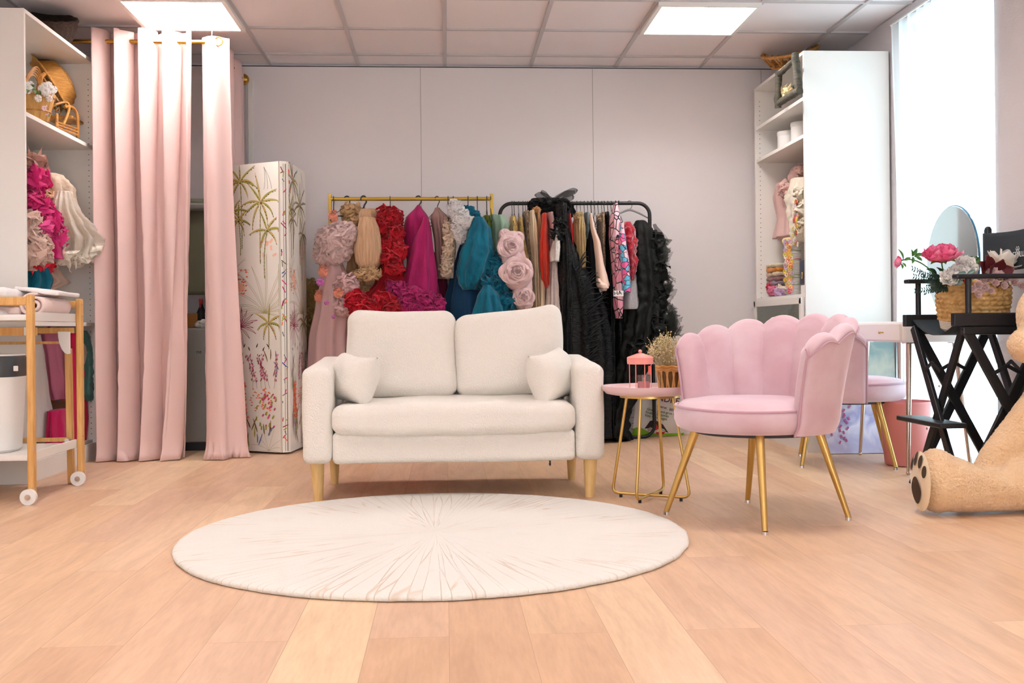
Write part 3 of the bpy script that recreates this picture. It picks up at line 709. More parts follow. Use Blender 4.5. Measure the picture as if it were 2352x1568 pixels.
# ------------------------------------------------------------ garments
def fab(name, rgb, rough=.75, trans=.25, sheen=.3, var=None, bump=(30, .5, .006), metal=0, spec=.3, alpha=1):
    return M(name, rgb, rough, metal=metal, sheen=sheen, trans=trans, var=var, bump=bump, spec=spec, alpha=alpha)
def interp(rows, y):
    for i in range(len(rows)-1):
        a, b = rows[i], rows[i+1]
        if y <= b[0]:
            k = (y-a[0])/(b[0]-a[0]); k = k*k*(3-2*k)*.5+k*.5
            return a[1]+(b[1]-a[1])*k, a[2]+(b[2]-a[2])*k
    return rows[-1][1], rows[-1][2]
def loft(mb, rows, plane, dep, folds=7, amp=.10, turb=.0, tsc=14, seed=0, nz=54, nt=84, m=0, tw=0.6, hem=0):
    """cloth hanging in a closed sleeve: outline rows (y, left, right) read off the photo at the given depth plane"""
    rr = random.Random(seed); y0, y1 = rows[0][0], rows[-1][0]; ax, val = plane
    pt = (lambda x, y: at(x, y, val)) if ax == 'Y' else (lambda x, y: atx(x, y, val))
    wmax = max((pt(r[2], r[0])-pt(r[1], r[0])).length for r in rows)/2
    ph = rr.uniform(0, 6); vs = []
    for i in range(nz+1):
        y = y0+(y1-y0)*i/nz; xl, xr = interp(rows, y); a, b = pt(xl, y), pt(xr, y); c = (a+b)/2; a_ = (b-a).length/2
        z = c.z; dd = dep*min(1, .35+.65*(a_/wmax))
        t = i/nz
        for j in range(nt):
            th = 2*PI*j/nt
            k = 1+amp*min(1, .25+t*1.6)*math.sin(folds*th+ph+tw*math.sin(3*t+ph)+1.2*noise.noise(V((math.cos(th)*1.5, math.sin(th)*1.5+seed, t*2.5))))
            d = (V((math.cos(th), math.sin(th), 0)) if ax == 'Y' else V((math.sin(th), math.cos(th), 0)))
            p = V((c.x, c.y, z))+V((d.x*(a_ if ax == 'Y' else dd), d.y*(dd if ax == 'Y' else a_), 0))*k
            if turb: p += V((d.x, d.y, .3))*turb*noise.turbulence(p*tsc+V((seed, 0, 0)), 3, True)*(.4+.6*min(1, 4*t))
            if hem and i == nz: p.z += hem*math.sin(folds*2*th+ph)
            vs.append(p)
    fs = [(i*nt+j, i*nt+(j+1) % nt, (i+1)*nt+(j+1) % nt, (i+1)*nt+j) for i in range(nz) for j in range(nt)]
    fs.append(tuple(range(nt-1, -1, -1))); fs.append(tuple(nz*nt+j for j in range(nt)))
    return mb.add(vs, fs, m)
def frills(mb, blobs, n, size, seed=0, m=0, up=.2, face=None, core=True, fr=7, amp=.3, q=(16, 4)):
    """crumpled bands of tulle gathered over rounded volumes"""
    rr = random.Random(seed)
    for (c, r) in blobs:
        c = V(c); r = r if isinstance(r, (tuple, list)) else (r, r, r)
        if core: mb.ball(c, tuple(x*.93 for x in r), 26, 16, m=m, nz=.4, nsc=16)
        for _ in range(n):
            d = V((rr.gauss(0, 1), rr.gauss(0, 1), rr.gauss(0, 1))).normalized()
            if face is not None and d.dot(face) < -.2: d = -d
            p = c+V((d.x*r[0], d.y*r[1], d.z*r[2]))*.9; T = d.cross(V((rr.gauss(0, .7), rr.gauss(0, .7), 1.2 if rr.random() < .5 else rr.gauss(0, 1)))).normalized(); B = d.cross(T)
            if B.z > 0 and rr.random() < .6: B = -B
            sz = size*rr.uniform(.7, 1.3); ph = rr.uniform(0, 6); f_ = fr*rr.uniform(.8, 1.4); lift = rr.uniform(.12, .42); cur = 1/max(.02, (r[0]+r[2])/2)
            def g(u, v):
                s_ = 2*u-1; env = math.sqrt(max(.0, 1-s_**4)); wv = amp*1.1*v*math.sin(f_*s_+ph)*env
                along = s_*sz*1.25
                return p+T*along-d*(along*along*cur*.42)+B*(v*sz*.62*env)+d*((lift*math.sin(PI*.62*v)+wv*.55)*sz)+T*(wv*.25*sz)
            mb.grid(g, q[0], q[1], m=m)
    return mb
def PB(px, py, Y, r, rz=None, ry=None):
    c = at(px, py, Y); s_ = Y/FPX*1.0
    return (c, (r*s_, (ry or r*.8)*s_, (rz or r)*s_))
def PBX(px, py, X, r, rz=None):
    c = atx(px, py, X); s_ = c.y/FPX; return (c, (r*s_*.9, r*s_*1.7, (rz or r)*s_))
def hanger_mb(hook, rod_r, ang, w_=.20, drop=.10, wire=.0022, style='wire'):
    """hook over a rail, shoulders drooping either side; ang = direction of the shoulders in plan"""
    mb = MB(); h = V(hook); d = V((math.cos(ang), math.sin(ang), 0)); r_ = rod_r+wire+.0015
    pts = [h+d*(-r_*math.cos(a))+V((0, 0, r_*math.sin(a))) for a in [PI*k/8-.25 for k in range(0, 9)]]
    pts = [h+d*(r_*math.cos(a))+V((0, 0, r_*math.sin(a))) for a in [PI+.5-(PI+.5)*k/9 for k in range(10)]]
    n0 = V((h.x, h.y, h.z-drop*.62)); pts += [h+d*(r_)+V((0, 0, -.02)), h+d*(r_*.3)+V((0, 0, -.04)), n0]
    mb.tube(pts, wire, 6)
    a, b = n0-d*w_+V((0, 0, -drop)), n0+d*w_+V((0, 0, -drop))
    if style == 'wire': mb.tube([n0, a, b], wire, 6, closed=True)
    else:
        pp = [n0+d*(w_*s_)+V((0, 0, -drop*abs(s_)**1.3)) for s_ in [k/8-1 for k in range(17)]]; mb.tube(pp, [.004+.004*(1-abs(k/8-1)) for k in range(17)], 8)
    return mb
blackp = M('black_plastic', (26, 26, 28), .4); greyp = M('grey_velvet_hanger', (140, 138, 138), .8); whitep = M('white_plastic', (236, 234, 230), .4)
def hang(px, rack, what, ang=PI/2, mat=None, w_=.19, drop=.10, style='wire', wire=.003, group=None, label=None):
    Y = GY if rack == 'gold' else BY; z = gz if rack == 'gold' else bz
    x = at(px, 457 if rack == 'gold' else 467, Y).x
    mb = hanger_mb((x, Y, z), .0125, ang, w_, drop, wire, style)
    return single('coat_hanger', mb, mat or blackp, label or ('hanger on the %s rail holding the %s' % (rack, what)), 'hanger', (x, Y, z-.1), group)
def gown(name, label, cat, px, parts, rack='gold', group=None):
    """parts: list of (part name or None, builder(MB), materials). a one-part garment is a single mesh"""
    Y = GY if rack == 'gold' else BY; x = at(px, 600, Y).x
    if len(parts) == 1:
        mb = MB(); parts[0][1](mb); return single(name, mb, parts[0][2], label, cat, (x, Y, .8), group, sharp=180)
    t = thing(name, label, cat, (x, Y, .8), 0, group)
    for nm, fn, mt in parts:
        mb = MB(); fn(mb); mb.build(nm, mt, t, sharp=180)
    return t
FC = V((0, -1, 0))
blush = fab('blush_tulle', (226, 190, 188), trans=.35); blush2 = fab('pale_blush_tulle', (232, 206, 202), trans=.4)
peach = fab('peach_tulle', (226, 190, 154), trans=.3, var=((200, 160, 124), 9, (8, 8, 1))); coral = fab('coral_tulle', (238, 160, 134))
red = fab('red_tulle', (206, 16, 40), trans=.3, var=((150, 6, 30), 8, (1, 1, 1))); magenta = fab('magenta_tulle', (188, 34, 108), trans=.3, var=((150, 20, 84), 6, (6, 6, 1)))
darkmag = fab('deep_magenta_tulle', (110, 12, 52), trans=.15, sheen=.1)
taupe = fab('taupe_tulle', (178, 144, 136)); cream = fab('cream_tulle', (236, 214, 190)); whitef = fab('white_fluffy_net', (240, 236, 234), trans=.3)
teal = fab('teal_tulle', (4, 116, 142), trans=.25, var=((2, 86, 112), 7, (5, 5, 1))); deepteal = fab('deep_teal_tulle', (10, 62, 98)); lime = fab('lime_chiffon', (134, 152, 48)); mint = fab('mint_tulle', (178, 206, 184), trans=.4)
olive = fab('mustard_tulle', (158, 130, 74)); tan = fab('tan_organza', (198, 160, 116)); brownf = fab('brown_net', (118, 84, 62))
def L(rows, dep, Y=None, X=None, **k): return lambda mb: loft(mb, rows, ('Y', Y) if Y else ('X', X), dep, **k)
def Fr(blobs, n, size, **k): return lambda mb: frills(mb, blobs, n, size, face=FC, **k)
def both(*fs):
    def f(mb):
        for g in fs: g(mb)
    return f

# gold rack, left to right
gown('tulle_dress', 'mustard tulle dress squeezed behind the blush gown, against the screen', 'dress', 720,
     [('d', both(L([(650, 716, 735), (700, 708, 748), (780, 704, 756), (900, 702, 764)], .08, Y=7.05, amp=.2, turb=.03, seed=1),
                 Fr([PB(718, 665, 7.02, 16, 24), PB(714, 720, 7.02, 14, 26)], 22, .045, seed=2)), olive)])
flowerm = fab('violet_petal', (186, 96, 168)); 
def fl_small(mb, c, r_, m=0):
    c = V(c)
    for k in range(6):
        a = k*PI/3
        mb.grid(lambda u, v: c+V((math.cos(a+(u-.5)*.9)*r_*v, -.3*r_*math.sin(PI*v)-.004, math.sin(a+(u-.5)*.9)*r_*v)), 3, 3, m=m)
gown('tulle_gown', 'long blush tulle gown with a puffed bodice, leftmost on the gold rack', 'gown', 766, [
    ('skirt', both(L([(600, 744, 785), (640, 738, 800), (700, 728, 806), (780, 714, 800), (1000, 698, 806)], .14, Y=6.80, folds=9, amp=.13, seed=3),
                   Fr([PB(795, 655, 6.68, 24, 26), PB(790, 700, 6.68, 18, 24)], 30, .045, seed=4)), blush),
    ('puffed_bodice', Fr([PB(768, 560, 6.74, 42, 46), PB(790, 540, 6.72, 26, 28), PB(748, 580, 6.74, 24, 26)], 90, .05, seed=5, amp=.22), blush2),
    ]+[('coral_trim', Fr([b_], 12, .024, seed=6), coral) for b_ in (PB(765, 498, 6.80, 7, 14), PB(742, 622, 6.70, 5, 14), PB(733, 680, 6.72, 4, 13), PB(778, 672, 6.62, 4, 10))]
    +[('cloth_flower', (lambda mb, x=x, y=y, k=k: fl_small(mb, at(x, y, 6.58), .026*k)), flowerm) for x, y, k in ((736, 648, 1), (750, 695, .6), (766, 727, .5))])
hang(766, 'gold', 'long blush tulle gown')
gown('organza_dress', 'tan organza dress with a ruffled collar, behind the peach balloon sleeve', 'dress', 800, [
    ('d', both(L([(480, 782, 822), (520, 790, 830), (600, 800, 840), (690, 806, 850), (760, 800, 870)], .10, Y=7.0, amp=.16, turb=.02, seed=7),
               Fr([PB(808, 482, 6.9, 20, 12), PB(815, 505, 6.88, 12, 20), PB(822, 640, 6.85, 16, 18), PB(835, 662, 6.85, 18, 12)], 24, .04, seed=8)), tan)])
hang(797, 'gold', 'tan organza dress', ang=.35, w_=.10, drop=.07, wire=.0045)
gown('tulle_gown', 'peach tulle gown with a long balloon sleeve gathered into a ruffled cuff', 'gown', 843, [
    ('bodice', both(L([(482, 822, 868), (500, 812, 876), (540, 822, 880), (700, 830, 880)], .10, Y=6.93, amp=.1, turb=.015, seed=9)), peach),
    ('balloon_sleeve', L([(500, 826, 862), (530, 820, 872), (570, 813, 878), (600, 817, 876), (618, 828, 866), (625, 832, 862)], .10, Y=6.74, folds=26, amp=.035, seed=10, nt=150), peach),
    ('ruffled_cuff', Fr([PB(847, 622, 6.70, 19, 10), PB(832, 630, 6.68, 9, 7), PB(862, 628, 6.68, 9, 8), PB(846, 634, 6.68, 14, 7)], 28, .033, seed=11, fr=9), tan)])
hang(835, 'gold', 'peach tulle gown', ang=.5, w_=.12, drop=.09, wire=.0055)
gown('ruffled_gown', 'bright red tulle gown covered in ruffles from neck to hem', 'gown', 896, [
    ('skirt', both(L([(600, 880, 925), (650, 862, 940), (690, 826, 960), (740, 804, 970), (985, 798, 974)], .16, Y=6.84, folds=11, amp=.14, seed=12),
                   Fr([PB(818, 692, 6.66, 22, 20), PB(836, 712, 6.62, 16, 18), PB(882, 694, 6.62, 22, 20), PB(900, 712, 6.60, 24, 20), PB(866, 716, 6.62, 20, 16), PB(850, 706, 6.62, 16, 20)], 46, .055, seed=13)), red),
    ('ruffled_bodice', both(L([(482, 882, 908), (540, 876, 920), (610, 880, 925), (660, 884, 934)], .09, Y=6.86, amp=.1, seed=14),
                            Fr([PB(884, 492, 6.80, 13, 16), PB(906, 498, 6.78, 14, 22), PB(884, 520, 6.78, 12, 20), PB(908, 535, 6.76, 14, 16), PB(893, 560, 6.76, 18, 14), PB(915, 575, 6.74, 16, 18), PB(897, 592, 6.72, 20, 16), PB(905, 615, 6.72, 18, 14)], 34, .042, seed=15, amp=.4)), red)])
hang(896, 'gold', 'bright red ruffled gown')
gown('tulle_gown', 'magenta tulle gown spreading from a hooded hanger to a frilled hem', 'gown', 961, [
    ('skirt', both(L([(472, 958, 966), (500, 932, 984), (530, 926, 990), (600, 936, 996), (680, 926, 1006), (740, 918, 1014), (960, 912, 1020)], .13, Y=6.86, folds=8, amp=.10, seed=16),
                   L([(500, 972, 984), (560, 950, 992), (640, 934, 1000), (690, 926, 1000)], .09, Y=6.76, folds=6, amp=.16, seed=17)), magenta),
    ('frilled_hem', Fr([PB(922, 668, 6.70, 22, 14), PB(945, 680, 6.64, 24, 18), PB(972, 690, 6.62, 24, 20), PB(998, 700, 6.64, 20, 20), PB(930, 704, 6.62, 22, 20), PB(958, 712, 6.60, 22, 16), PB(985, 714, 6.60, 20, 14), PB(906, 660, 6.72, 14, 8)], 50, .045, seed=18), magenta)])
hang(961, 'gold', 'magenta tulle gown', ang=.25, w_=.13, drop=.11, wire=.005)
gown('tulle_dress', 'dark magenta dress hanging back between the magenta and teal gowns', 'dress', 1010, [
    ('d', L([(580, 996, 1012), (640, 1000, 1026), (740, 1004, 1040), (850, 1004, 1046)], .10, Y=7.02, amp=.15, seed=19), darkmag)])
gown('tulle_dress', 'dusty taupe tulle dress hanging right of the magenta gown', 'dress', 1004, [
    ('d', both(L([(478, 999, 1010), (500, 990, 1030), (560, 1000, 1036), (640, 1006, 1028)], .10, Y=6.92, folds=9, amp=.14, seed=20), Fr([PB(1026, 508, 6.82, 10, 14)], 16, .03, seed=21)), taupe)])
hang(1004, 'gold', 'dusty taupe tulle dress', ang=.6, w_=.10)
gown('ruffled_dress', 'cream ruffled dress edge between the taupe dress and teal gown', 'dress', 1034, [
    ('d', both(L([(495, 1030, 1044), (560, 1026, 1046), (640, 1022, 1042)], .08, Y=6.90, amp=.2, seed=22),
               Fr([PB(1030, 520, 6.8, 9, 16), PB(1032, 548, 6.78, 10, 16), PB(1028, 575, 6.78, 10, 16), PB(1026, 600, 6.78, 10, 16), PB(1024, 622, 6.78, 8, 12)], 26, .03, seed=23)), cream)])
hang(1029, 'gold', 'cream ruffled dress')
gown('net_stole', 'fluffy white net stole thrown over the gold rail above the teal gown', 'stole', 1050, [
    ('d', both(L([(458, 1038, 1046), (480, 1034, 1060), (510, 1040, 1074), (545, 1050, 1070)], .09, Y=6.84, amp=.12, turb=.03, seed=24),
               Fr([PB(1046, 480, 6.80, 12, 18), PB(1058, 498, 6.76, 17, 18), PB(1070, 508, 6.74, 14, 14), PB(1056, 522, 6.76, 14, 18), PB(1058, 540, 6.76, 9, 14)], 46, .035, seed=25, amp=.4)), whitef)])
hang(1041, 'gold', 'fluffy white net stole')
gown('tulle_gown', 'large teal tulle gown with billowing layers at the right of the gold rack', 'gown', 1090, [
    ('skirt', both(L([(520, 1074, 1118), (580, 1052, 1122), (640, 1036, 1130), (700, 1024, 1150), (780, 1020, 1170), (985, 1018, 1186)], .16, Y=6.88, folds=9, amp=.12, seed=26)), deepteal),
    ('overskirt', both(L([(500, 1088, 1112), (530, 1076, 1126), (580, 1062, 1130), (620, 1052, 1122), (650, 1056, 1108), (666, 1066, 1094)], .12, Y=6.76, folds=8, amp=.10, turb=.012, seed=27),
                       L([(655, 1110, 1128), (680, 1096, 1150), (720, 1086, 1160), (790, 1080, 1168)], .13, Y=6.66, folds=7, amp=.14, seed=28)), teal),
    ('frills', Fr([PB(1135, 630, 6.74, 20, 20), PB(1148, 655, 6.70, 20, 22), PB(1160, 690, 6.70, 22, 22), PB(1134, 605, 6.76, 12, 14), PB(1126, 650, 6.70, 14, 16)], 40, .055, seed=29, amp=.2), teal),
    ('bodice', both(L([(476, 1076, 1088), (500, 1070, 1092), (530, 1078, 1104)], .08, Y=6.90, amp=.15, turb=.02, seed=30), Fr([PB(1074, 484, 6.86, 11, 9), PB(1092, 496, 6.84, 9, 10)], 18, .03, seed=31)), teal)])
hang(1075, 'gold', 'large teal tulle gown'); hang(1096, 'gold', '', label='second black hanger under the teal gown, nearer the gold right post')
gown('chiffon_dress', 'lime green chiffon dress right beside the teal gown', 'dress', 1118, [
    ('d', L([(496, 1110, 1126), (520, 1108, 1134), (570, 1118, 1140), (640, 1124, 1142), (720, 1124, 1146)], .09, Y=6.98, folds=8, amp=.15, seed=32), lime)])
gown('tulle_dress', 'pale mint tulle dress at the right end of the gold rack', 'dress', 1140, [
    ('d', both(L([(494, 1126, 1146), (520, 1130, 1156), (580, 1134, 1150), (640, 1136, 1150)], .09, Y=6.93, folds=7, amp=.12, seed=33), L([(494, 1142, 1158), (515, 1142, 1170), (545, 1146, 1160)], .07, Y=6.88, amp=.1, seed=34))
     , mint)])
hang(1118, 'gold', 'lime green chiffon dress'); hang(1127, 'gold', 'pale mint tulle dress')

# black rack
rose = fab('rose_satin', (224, 192, 190), rough=.35, trans=.1, sheen=.2, bump=(9, .3, .01))
def rosette(mb, c, r_, tilt=(0, 0), seed=0, turns=4.2, w_=.6):
    c = V(c); rr = random.Random(seed); rot = Matrix.Rotation(tilt[0], 3, 'X') @ Matrix.Rotation(tilt[1], 3, 'Z')
    mb.ball(c+V((0, r_*.35, 0)), (r_*.95, r_*.55, r_*.95), 24, 14, nz=.15, nsc=10)
    for k in range(int(turns*2.4)):
        rad = r_*(.14+.86*(k/(turns*2.4))); a0 = rr.uniform(0, 6); span = rr.uniform(2.6, 4.4); e = rr.uniform(.8, 1.05)
        def g(u, v, rad=rad, a0=a0, span=span, e=e):
            a = a0+span*u; R_ = rad*(1+.10*math.sin(3*a+k))*(.72+.34*v); h_ = r_*(.55-.5*(rad/r_)**1.5)+w_*r_*.35*v+.02*r_*math.sin(9*a)
            fold = .06*r_*math.sin(PI*v)*math.sin(5*a+k)
            return c+rot @ V((R_*math.cos(a), -h_*(1-.5*v*v)-fold, R_*math.sin(a)*e))
        mb.grid(g, 26, 5)
gown('rosette_gown', 'pale pink satin gown with three huge fabric roses, left end of the black rack', 'gown', 1185, [
    ('d', lambda mb: [rosette(mb, at(1172, 565, 6.70), .092, (-.2, .1), 1), rosette(mb, at(1188, 625, 6.62), .112, (-.1, -.1), 2, 5), rosette(mb, at(1202, 678, 6.66), .074, (.1, 0), 3),
                      loft(mb, [(532, 1150, 1190), (570, 1144, 1202), (640, 1148, 1220), (700, 1180, 1224), (712, 1192, 1216)], ('Y', 6.76), .08, folds=6, amp=.08, seed=35),
                      rosette(mb, at(1160, 540, 6.72), .045, (-.5, .4), 8), rosette(mb, at(1190, 545, 6.74), .04, (-.4, -.4), 9)], rose)], 'black')
def simple(name, label, cat, px, rows, dep, Y, mt, folds=7, amp=.12, turb=.008, seed=0, hx=None, extra=None, hm=None):
    f = L(rows, dep, Y=Y, folds=folds, amp=amp, turb=turb, seed=seed)
    g = gown(name, label, cat, px, [('d', both(f, *(extra or [])), mt)], 'black')
    if hx is not False: hang(hx or px, 'black', ' '.join(label.split(',')[0].split()[:6]) if len(label.split(',')[0].split()) > 9 else label.split(',')[0], wire=.0022, mat=hm)
    return g
goldseq = fab('gold_sequin', (186, 148, 66), rough=.3, trans=0, var=((226, 200, 130), 160, (1, 1, 1)), bump=(260, 1, .004), spec=.8, metal=.5)
champ = fab('champagne_satin', (214, 192, 158), rough=.45, trans=.1); brownsat = fab('caramel_satin', (182, 132, 82), rough=.45, trans=.1)
orange = fab('vermilion_chiffon', (222, 56, 34), trans=.2); nude = fab('nude_crepe', (226, 200, 168), trans=.1); rust = fab('rust_chiffon', (196, 84, 52))
palepink = fab('pale_pink_satin', (228, 198, 196), rough=.45); glitter = fab('blush_glitter', (216, 194, 188), rough=.35, trans=.05, var=((246, 236, 230), 220, (1, 1, 1)), bump=(300, 1, .003), spec=.8)
whiteseq = fab('white_sequin', (234, 226, 218), rough=.35, trans=.05, var=((206, 192, 180), 120, (1, 1, 1)), bump=(200, 1, .004), spec=.8)
blackf = fab('black_gauze', (13, 13, 14), rough=.55, trans=.02, sheen=0, spec=.25, bump=(40, .8, .01, (1, 1, 2.2))); blackv = fab('black_velvet', (9, 9, 10), rough=.9, trans=0, sheen=.03)
redj = fab('scarlet_jersey', (210, 36, 40), trans=.1); fringe = fab('cream_gold_fringe', (226, 206, 158), var=((178, 144, 84), 12, (14, 14, .8)), bump=(20, 1, .01, (5, 5, .3)))
bluegrey = fab('blue_grey_denim', (128, 146, 156)); peachc = fab('pale_peach_crepe', (236, 206, 186), rough=.55, trans=.1, bump=(6, .3, .01)); patt = fab('brown_patterned_cloth', (112, 90, 66), var=((196, 170, 140), 70, (1, 1, 1)))
redvel = fab('crimson_velvet', (156, 10, 36), rough=.4, trans=0, sheen=.8, bump=(22, 1, .02)); greygl = fab('grey_glitter_tulle', (168, 164, 166), trans=.2, alpha=.85, var=((220, 216, 216), 250, (1, 1, 1)))
simple('sequin_blouse', 'gold sequin top, first on the black rail behind the satin roses', 'top', 1178, [(498, 1172, 1184), (530, 1170, 1190), (600, 1172, 1196)], .14, 7.0, goldseq, seed=40, hx=1176)
simple('sequin_dress', 'long gold sequin dress hanging right of the satin roses', 'dress', 1200, [(500, 1190, 1200), (550, 1190, 1206), (620, 1196, 1220), (700, 1200, 1230), (900, 1196, 1232)], .15, 6.96, goldseq, amp=.16, seed=41, hx=1181)
simple('lace_dress', 'brown lace dress with black trim next to the gold sequin dress', 'dress', 1212, [(488, 1202, 1214), (540, 1204, 1216), (640, 1208, 1220), (800, 1208, 1222)], .16, 7.02, patt, seed=42, hx=1201)
simple('satin_dress', 'champagne satin dress right of the brown lace dress', 'dress', 1222, [(486, 1216, 1226), (520, 1214, 1232), (600, 1220, 1236), (720, 1222, 1240), (900, 1222, 1242)], .17, 6.93, champ, folds=9, amp=.14, seed=43, hx=1212)
simple('satin_dress', 'caramel satin dress with a ruffled coral neck', 'dress', 1234, [(484, 1228, 1238), (520, 1228, 1242), (620, 1232, 1244), (800, 1232, 1246)], .16, 6.98, brownsat, seed=44, hx=1226, extra=[Fr([PB(1232, 482, 6.86, 8, 6)], 14, .02, seed=45)])
simple('chiffon_dress', 'vermilion chiffon dress over a long nude skirt', 'dress', 1248, [(492, 1244, 1254), (540, 1238, 1256), (600, 1236, 1258), (640, 1240, 1258), (662, 1250, 1258)], .16, 6.88, orange, amp=.12, seed=46, hx=1240)
simple('crepe_skirt', 'long nude crepe skirt below the vermilion chiffon', 'skirt', 1240, [(600, 1238, 1252), (660, 1232, 1252), (800, 1226, 1250), (900, 1224, 1250)], .15, 6.91, nude, folds=4, amp=.05, turb=0, seed=47, hx=False)
simple('rust_dress', 'rust red dress just behind the vermilion chiffon', 'dress', 1258, [(492, 1254, 1262), (560, 1254, 1264), (640, 1252, 1262), (700, 1250, 1260)], .16, 6.97, rust, seed=48, hx=1247)
simple('satin_robe', 'pale pink satin robe between the rust dress and white sequins', 'robe', 1263, [(492, 1256, 1268), (520, 1260, 1272), (560, 1260, 1270), (620, 1256, 1264)], .16, 6.90, palepink, seed=49, hx=1255)
simple('glitter_gown', 'long blush glitter gown behind the right corner of the sofa', 'gown', 1266, [(515, 1268, 1282), (600, 1262, 1280), (660, 1256, 1284), (760, 1252, 1292), (900, 1248, 1300)], .15, 6.86, glitter, folds=7, amp=.14, seed=50, hx=1262)
simple('sequin_blouse', 'white sequin top with a fringed edge over the glitter gown', 'top', 1275, [(514, 1274, 1282), (550, 1270, 1284), (585, 1263, 1284), (602, 1262, 1282)], .12, 6.76, whiteseq, amp=.08, seed=51, hx=1269)
# black bow gown with draped skirt
def bowloop(mb, c, dx, dz, w_, m=0, seed=0):
    c = V(c)
    def g(u, v):
        a = PI*u; p = c+V((dx*math.sin(a/2)**1.0*1.0, -.03*math.sin(a), dz*math.sin(a/2)))+V((0, -.02, w_*(v-.5)*math.sin(a*.98+.03)*1.3))
        return p+V((.006*math.sin(14*v+seed), .008*math.sin(9*v+7*u), 0))
    mb.grid(g, 18, 8, m=m)
organza = fab('black_organza', (34, 34, 36), rough=.5, trans=.1, alpha=.72, bump=None); 
def ringlets(mb, rows, Y, n, seed):
    """long gathered folds drawn across the drape"""
    rr = random.Random(seed)
def drape(mb):
    loft(mb, [(535, 1285, 1312), (600, 1282, 1335), (660, 1284, 1370), (720, 1286, 1392), (800, 1286, 1404), (900, 1288, 1404), (1006, 1290, 1402)], ('Y', 6.82), .14, folds=11, amp=.08, turb=.012, seed=52, nz=80, nt=120)
    rr = random.Random(5)
    for k in range(34):
        y0 = 590+k*8; x0 = 1312+min(28, (y0-560)*.2); x1 = min(1398, 1322+(y0-540)*.52)
        pts = []
        for i in range(12):
            t = i/11; x = x0+(x1-x0)*t; y = y0+34*(1-t)**1.6+6*math.sin(5*t+k)-6
            xc, hw = (1345, 62); d_ = .145*math.sqrt(max(.02, 1-((x-xc)/hw)**2)); pts.append(at(x, y, 6.81-d_))
        mb.tube(pts, [.0035*math.sin(PI*(i+.5)/12)+.001 for i in range(12)], 6)
gown('bow_gown', 'long black gown with a draped gathered skirt and a sheer bow above the rail', 'gown', 1310, [
    ('draped_skirt', drape, blackf),
    ('bodice', both(L([(470, 1278, 1300), (520, 1280, 1302), (560, 1286, 1308), (640, 1286, 1312), (700, 1286, 1312), (1000, 1286, 1310)], .12, Y=6.80, folds=9, amp=.12, turb=.02, seed=53),
                    Fr([PB(1288, 515, 6.70, 10, 14), PB(1284, 535, 6.70, 9, 12)], 16, .04, seed=54)), blackf),
    ('ruffled_collar', both(L([(456, 1222, 1300), (480, 1218, 1316), (520, 1222, 1302), (560, 1240, 1290)], .05, Y=7.06, folds=30, amp=.06, turb=.03, seed=55, nt=180), Fr([PB(1226, 468, 7.0, 9, 11), PB(1248, 464, 7.0, 12, 5), PB(1278, 466, 6.95, 14, 6), PB(1300, 470, 6.95, 10, 6)], 14, .03, seed=56)), blackf),
    ('bow', lambda mb: [bowloop(mb, at(1270, 458, 6.90), -.12, .025, .040), bowloop(mb, at(1266, 460, 6.88), -.07, .05, .035, seed=2), bowloop(mb, at(1272, 458, 6.90), .155, .058, .038, seed=3), bowloop(mb, at(1282, 460, 6.88), .10, .018, .045, seed=5),
                        mb.ball(at(1272, 458, 6.88), (.018, .014, .014)), mb.grid(lambda u, v: at(1272+50*u+3*math.sin(6*u), 457-16*u**.6+(v-.5)*(7+4*math.sin(PI*u))-3*math.sin(PI*u), 6.88-.02*math.sin(6*u)), 14, 5)], organza)], 'black')
hang(1284, 'black', 'long black bow gown')
simple('jersey_dress', 'scarlet jersey dress curving out beside the black bow gown', 'dress', 1308, [(494, 1301, 1309), (520, 1300, 1312), (560, 1304, 1316), (590, 1310, 1320)], .14, 6.90, redj, seed=57, hx=1305, turb=0)
simple('fringed_dress', 'cream and gold fringed dress in the middle of the black rack', 'dress', 1328, [(490, 1322, 1338), (530, 1316, 1342), (580, 1318, 1342), (620, 1322, 1342)], .15, 6.88, fringe, folds=14, amp=.10, seed=58, hx=1325, extra=[Fr([PB(1329, 495, 6.78, 8, 8)], 14, .025, seed=59)])
simple('denim_shirt', 'blue grey shirt edge right of the fringed dress', 'shirt', 1344, [(492, 1339, 1348), (530, 1340, 1348), (552, 1341, 1346)], .15, 6.98, bluegrey, seed=60, hx=1342)
simple('velvet_dress', 'plain black velvet dress behind the pale peach sleeve', 'dress', 1356, [(500, 1345, 1352), (540, 1344, 1366), (640, 1342, 1372), (760, 1340, 1378), (1000, 1340, 1382)], .16, 6.96, blackv, seed=61, hx=1350)
def sleeve(mb):
    loft(mb, [(490, 1352, 1360), (520, 1356, 1366), (560, 1364, 1380), (600, 1368, 1386), (640, 1370, 1396), (655, 1370, 1400), (668, 1380, 1393)], ('Y', 6.74), .05, folds=3, amp=.05, seed=62)
    loft(mb, [(640, 1369, 1378), (655, 1370, 1396), (662, 1374, 1398)], ('Y', 6.73), .055, folds=3, amp=.02, seed=63)
gown('crepe_blouse', 'pale peach blouse with a long cuffed sleeve hanging down in front', 'blouse', 1358, [('d', sleeve, peachc)], 'black')
hang(1358, 'black', 'pale peach blouse')
simple('patterned_dress', 'thin brown patterned dress just right of the peach sleeve', 'dress', 1377, [(492, 1374, 1384), (560, 1376, 1384), (620, 1380, 1386)], .15, 6.92, patt, seed=64, hx=1374, extra=[Fr([PB(1379, 500, 6.80, 5, 8)], 12, .018, seed=65)])
simple('gauze_dress', 'straight black gauze dress left of the pink cartoon print suit', 'dress', 1392, [(490, 1384, 1396), (560, 1386, 1400), (700, 1388, 1406), (1000, 1390, 1410)], .16, 6.94, blackf, seed=66, hx=1388)
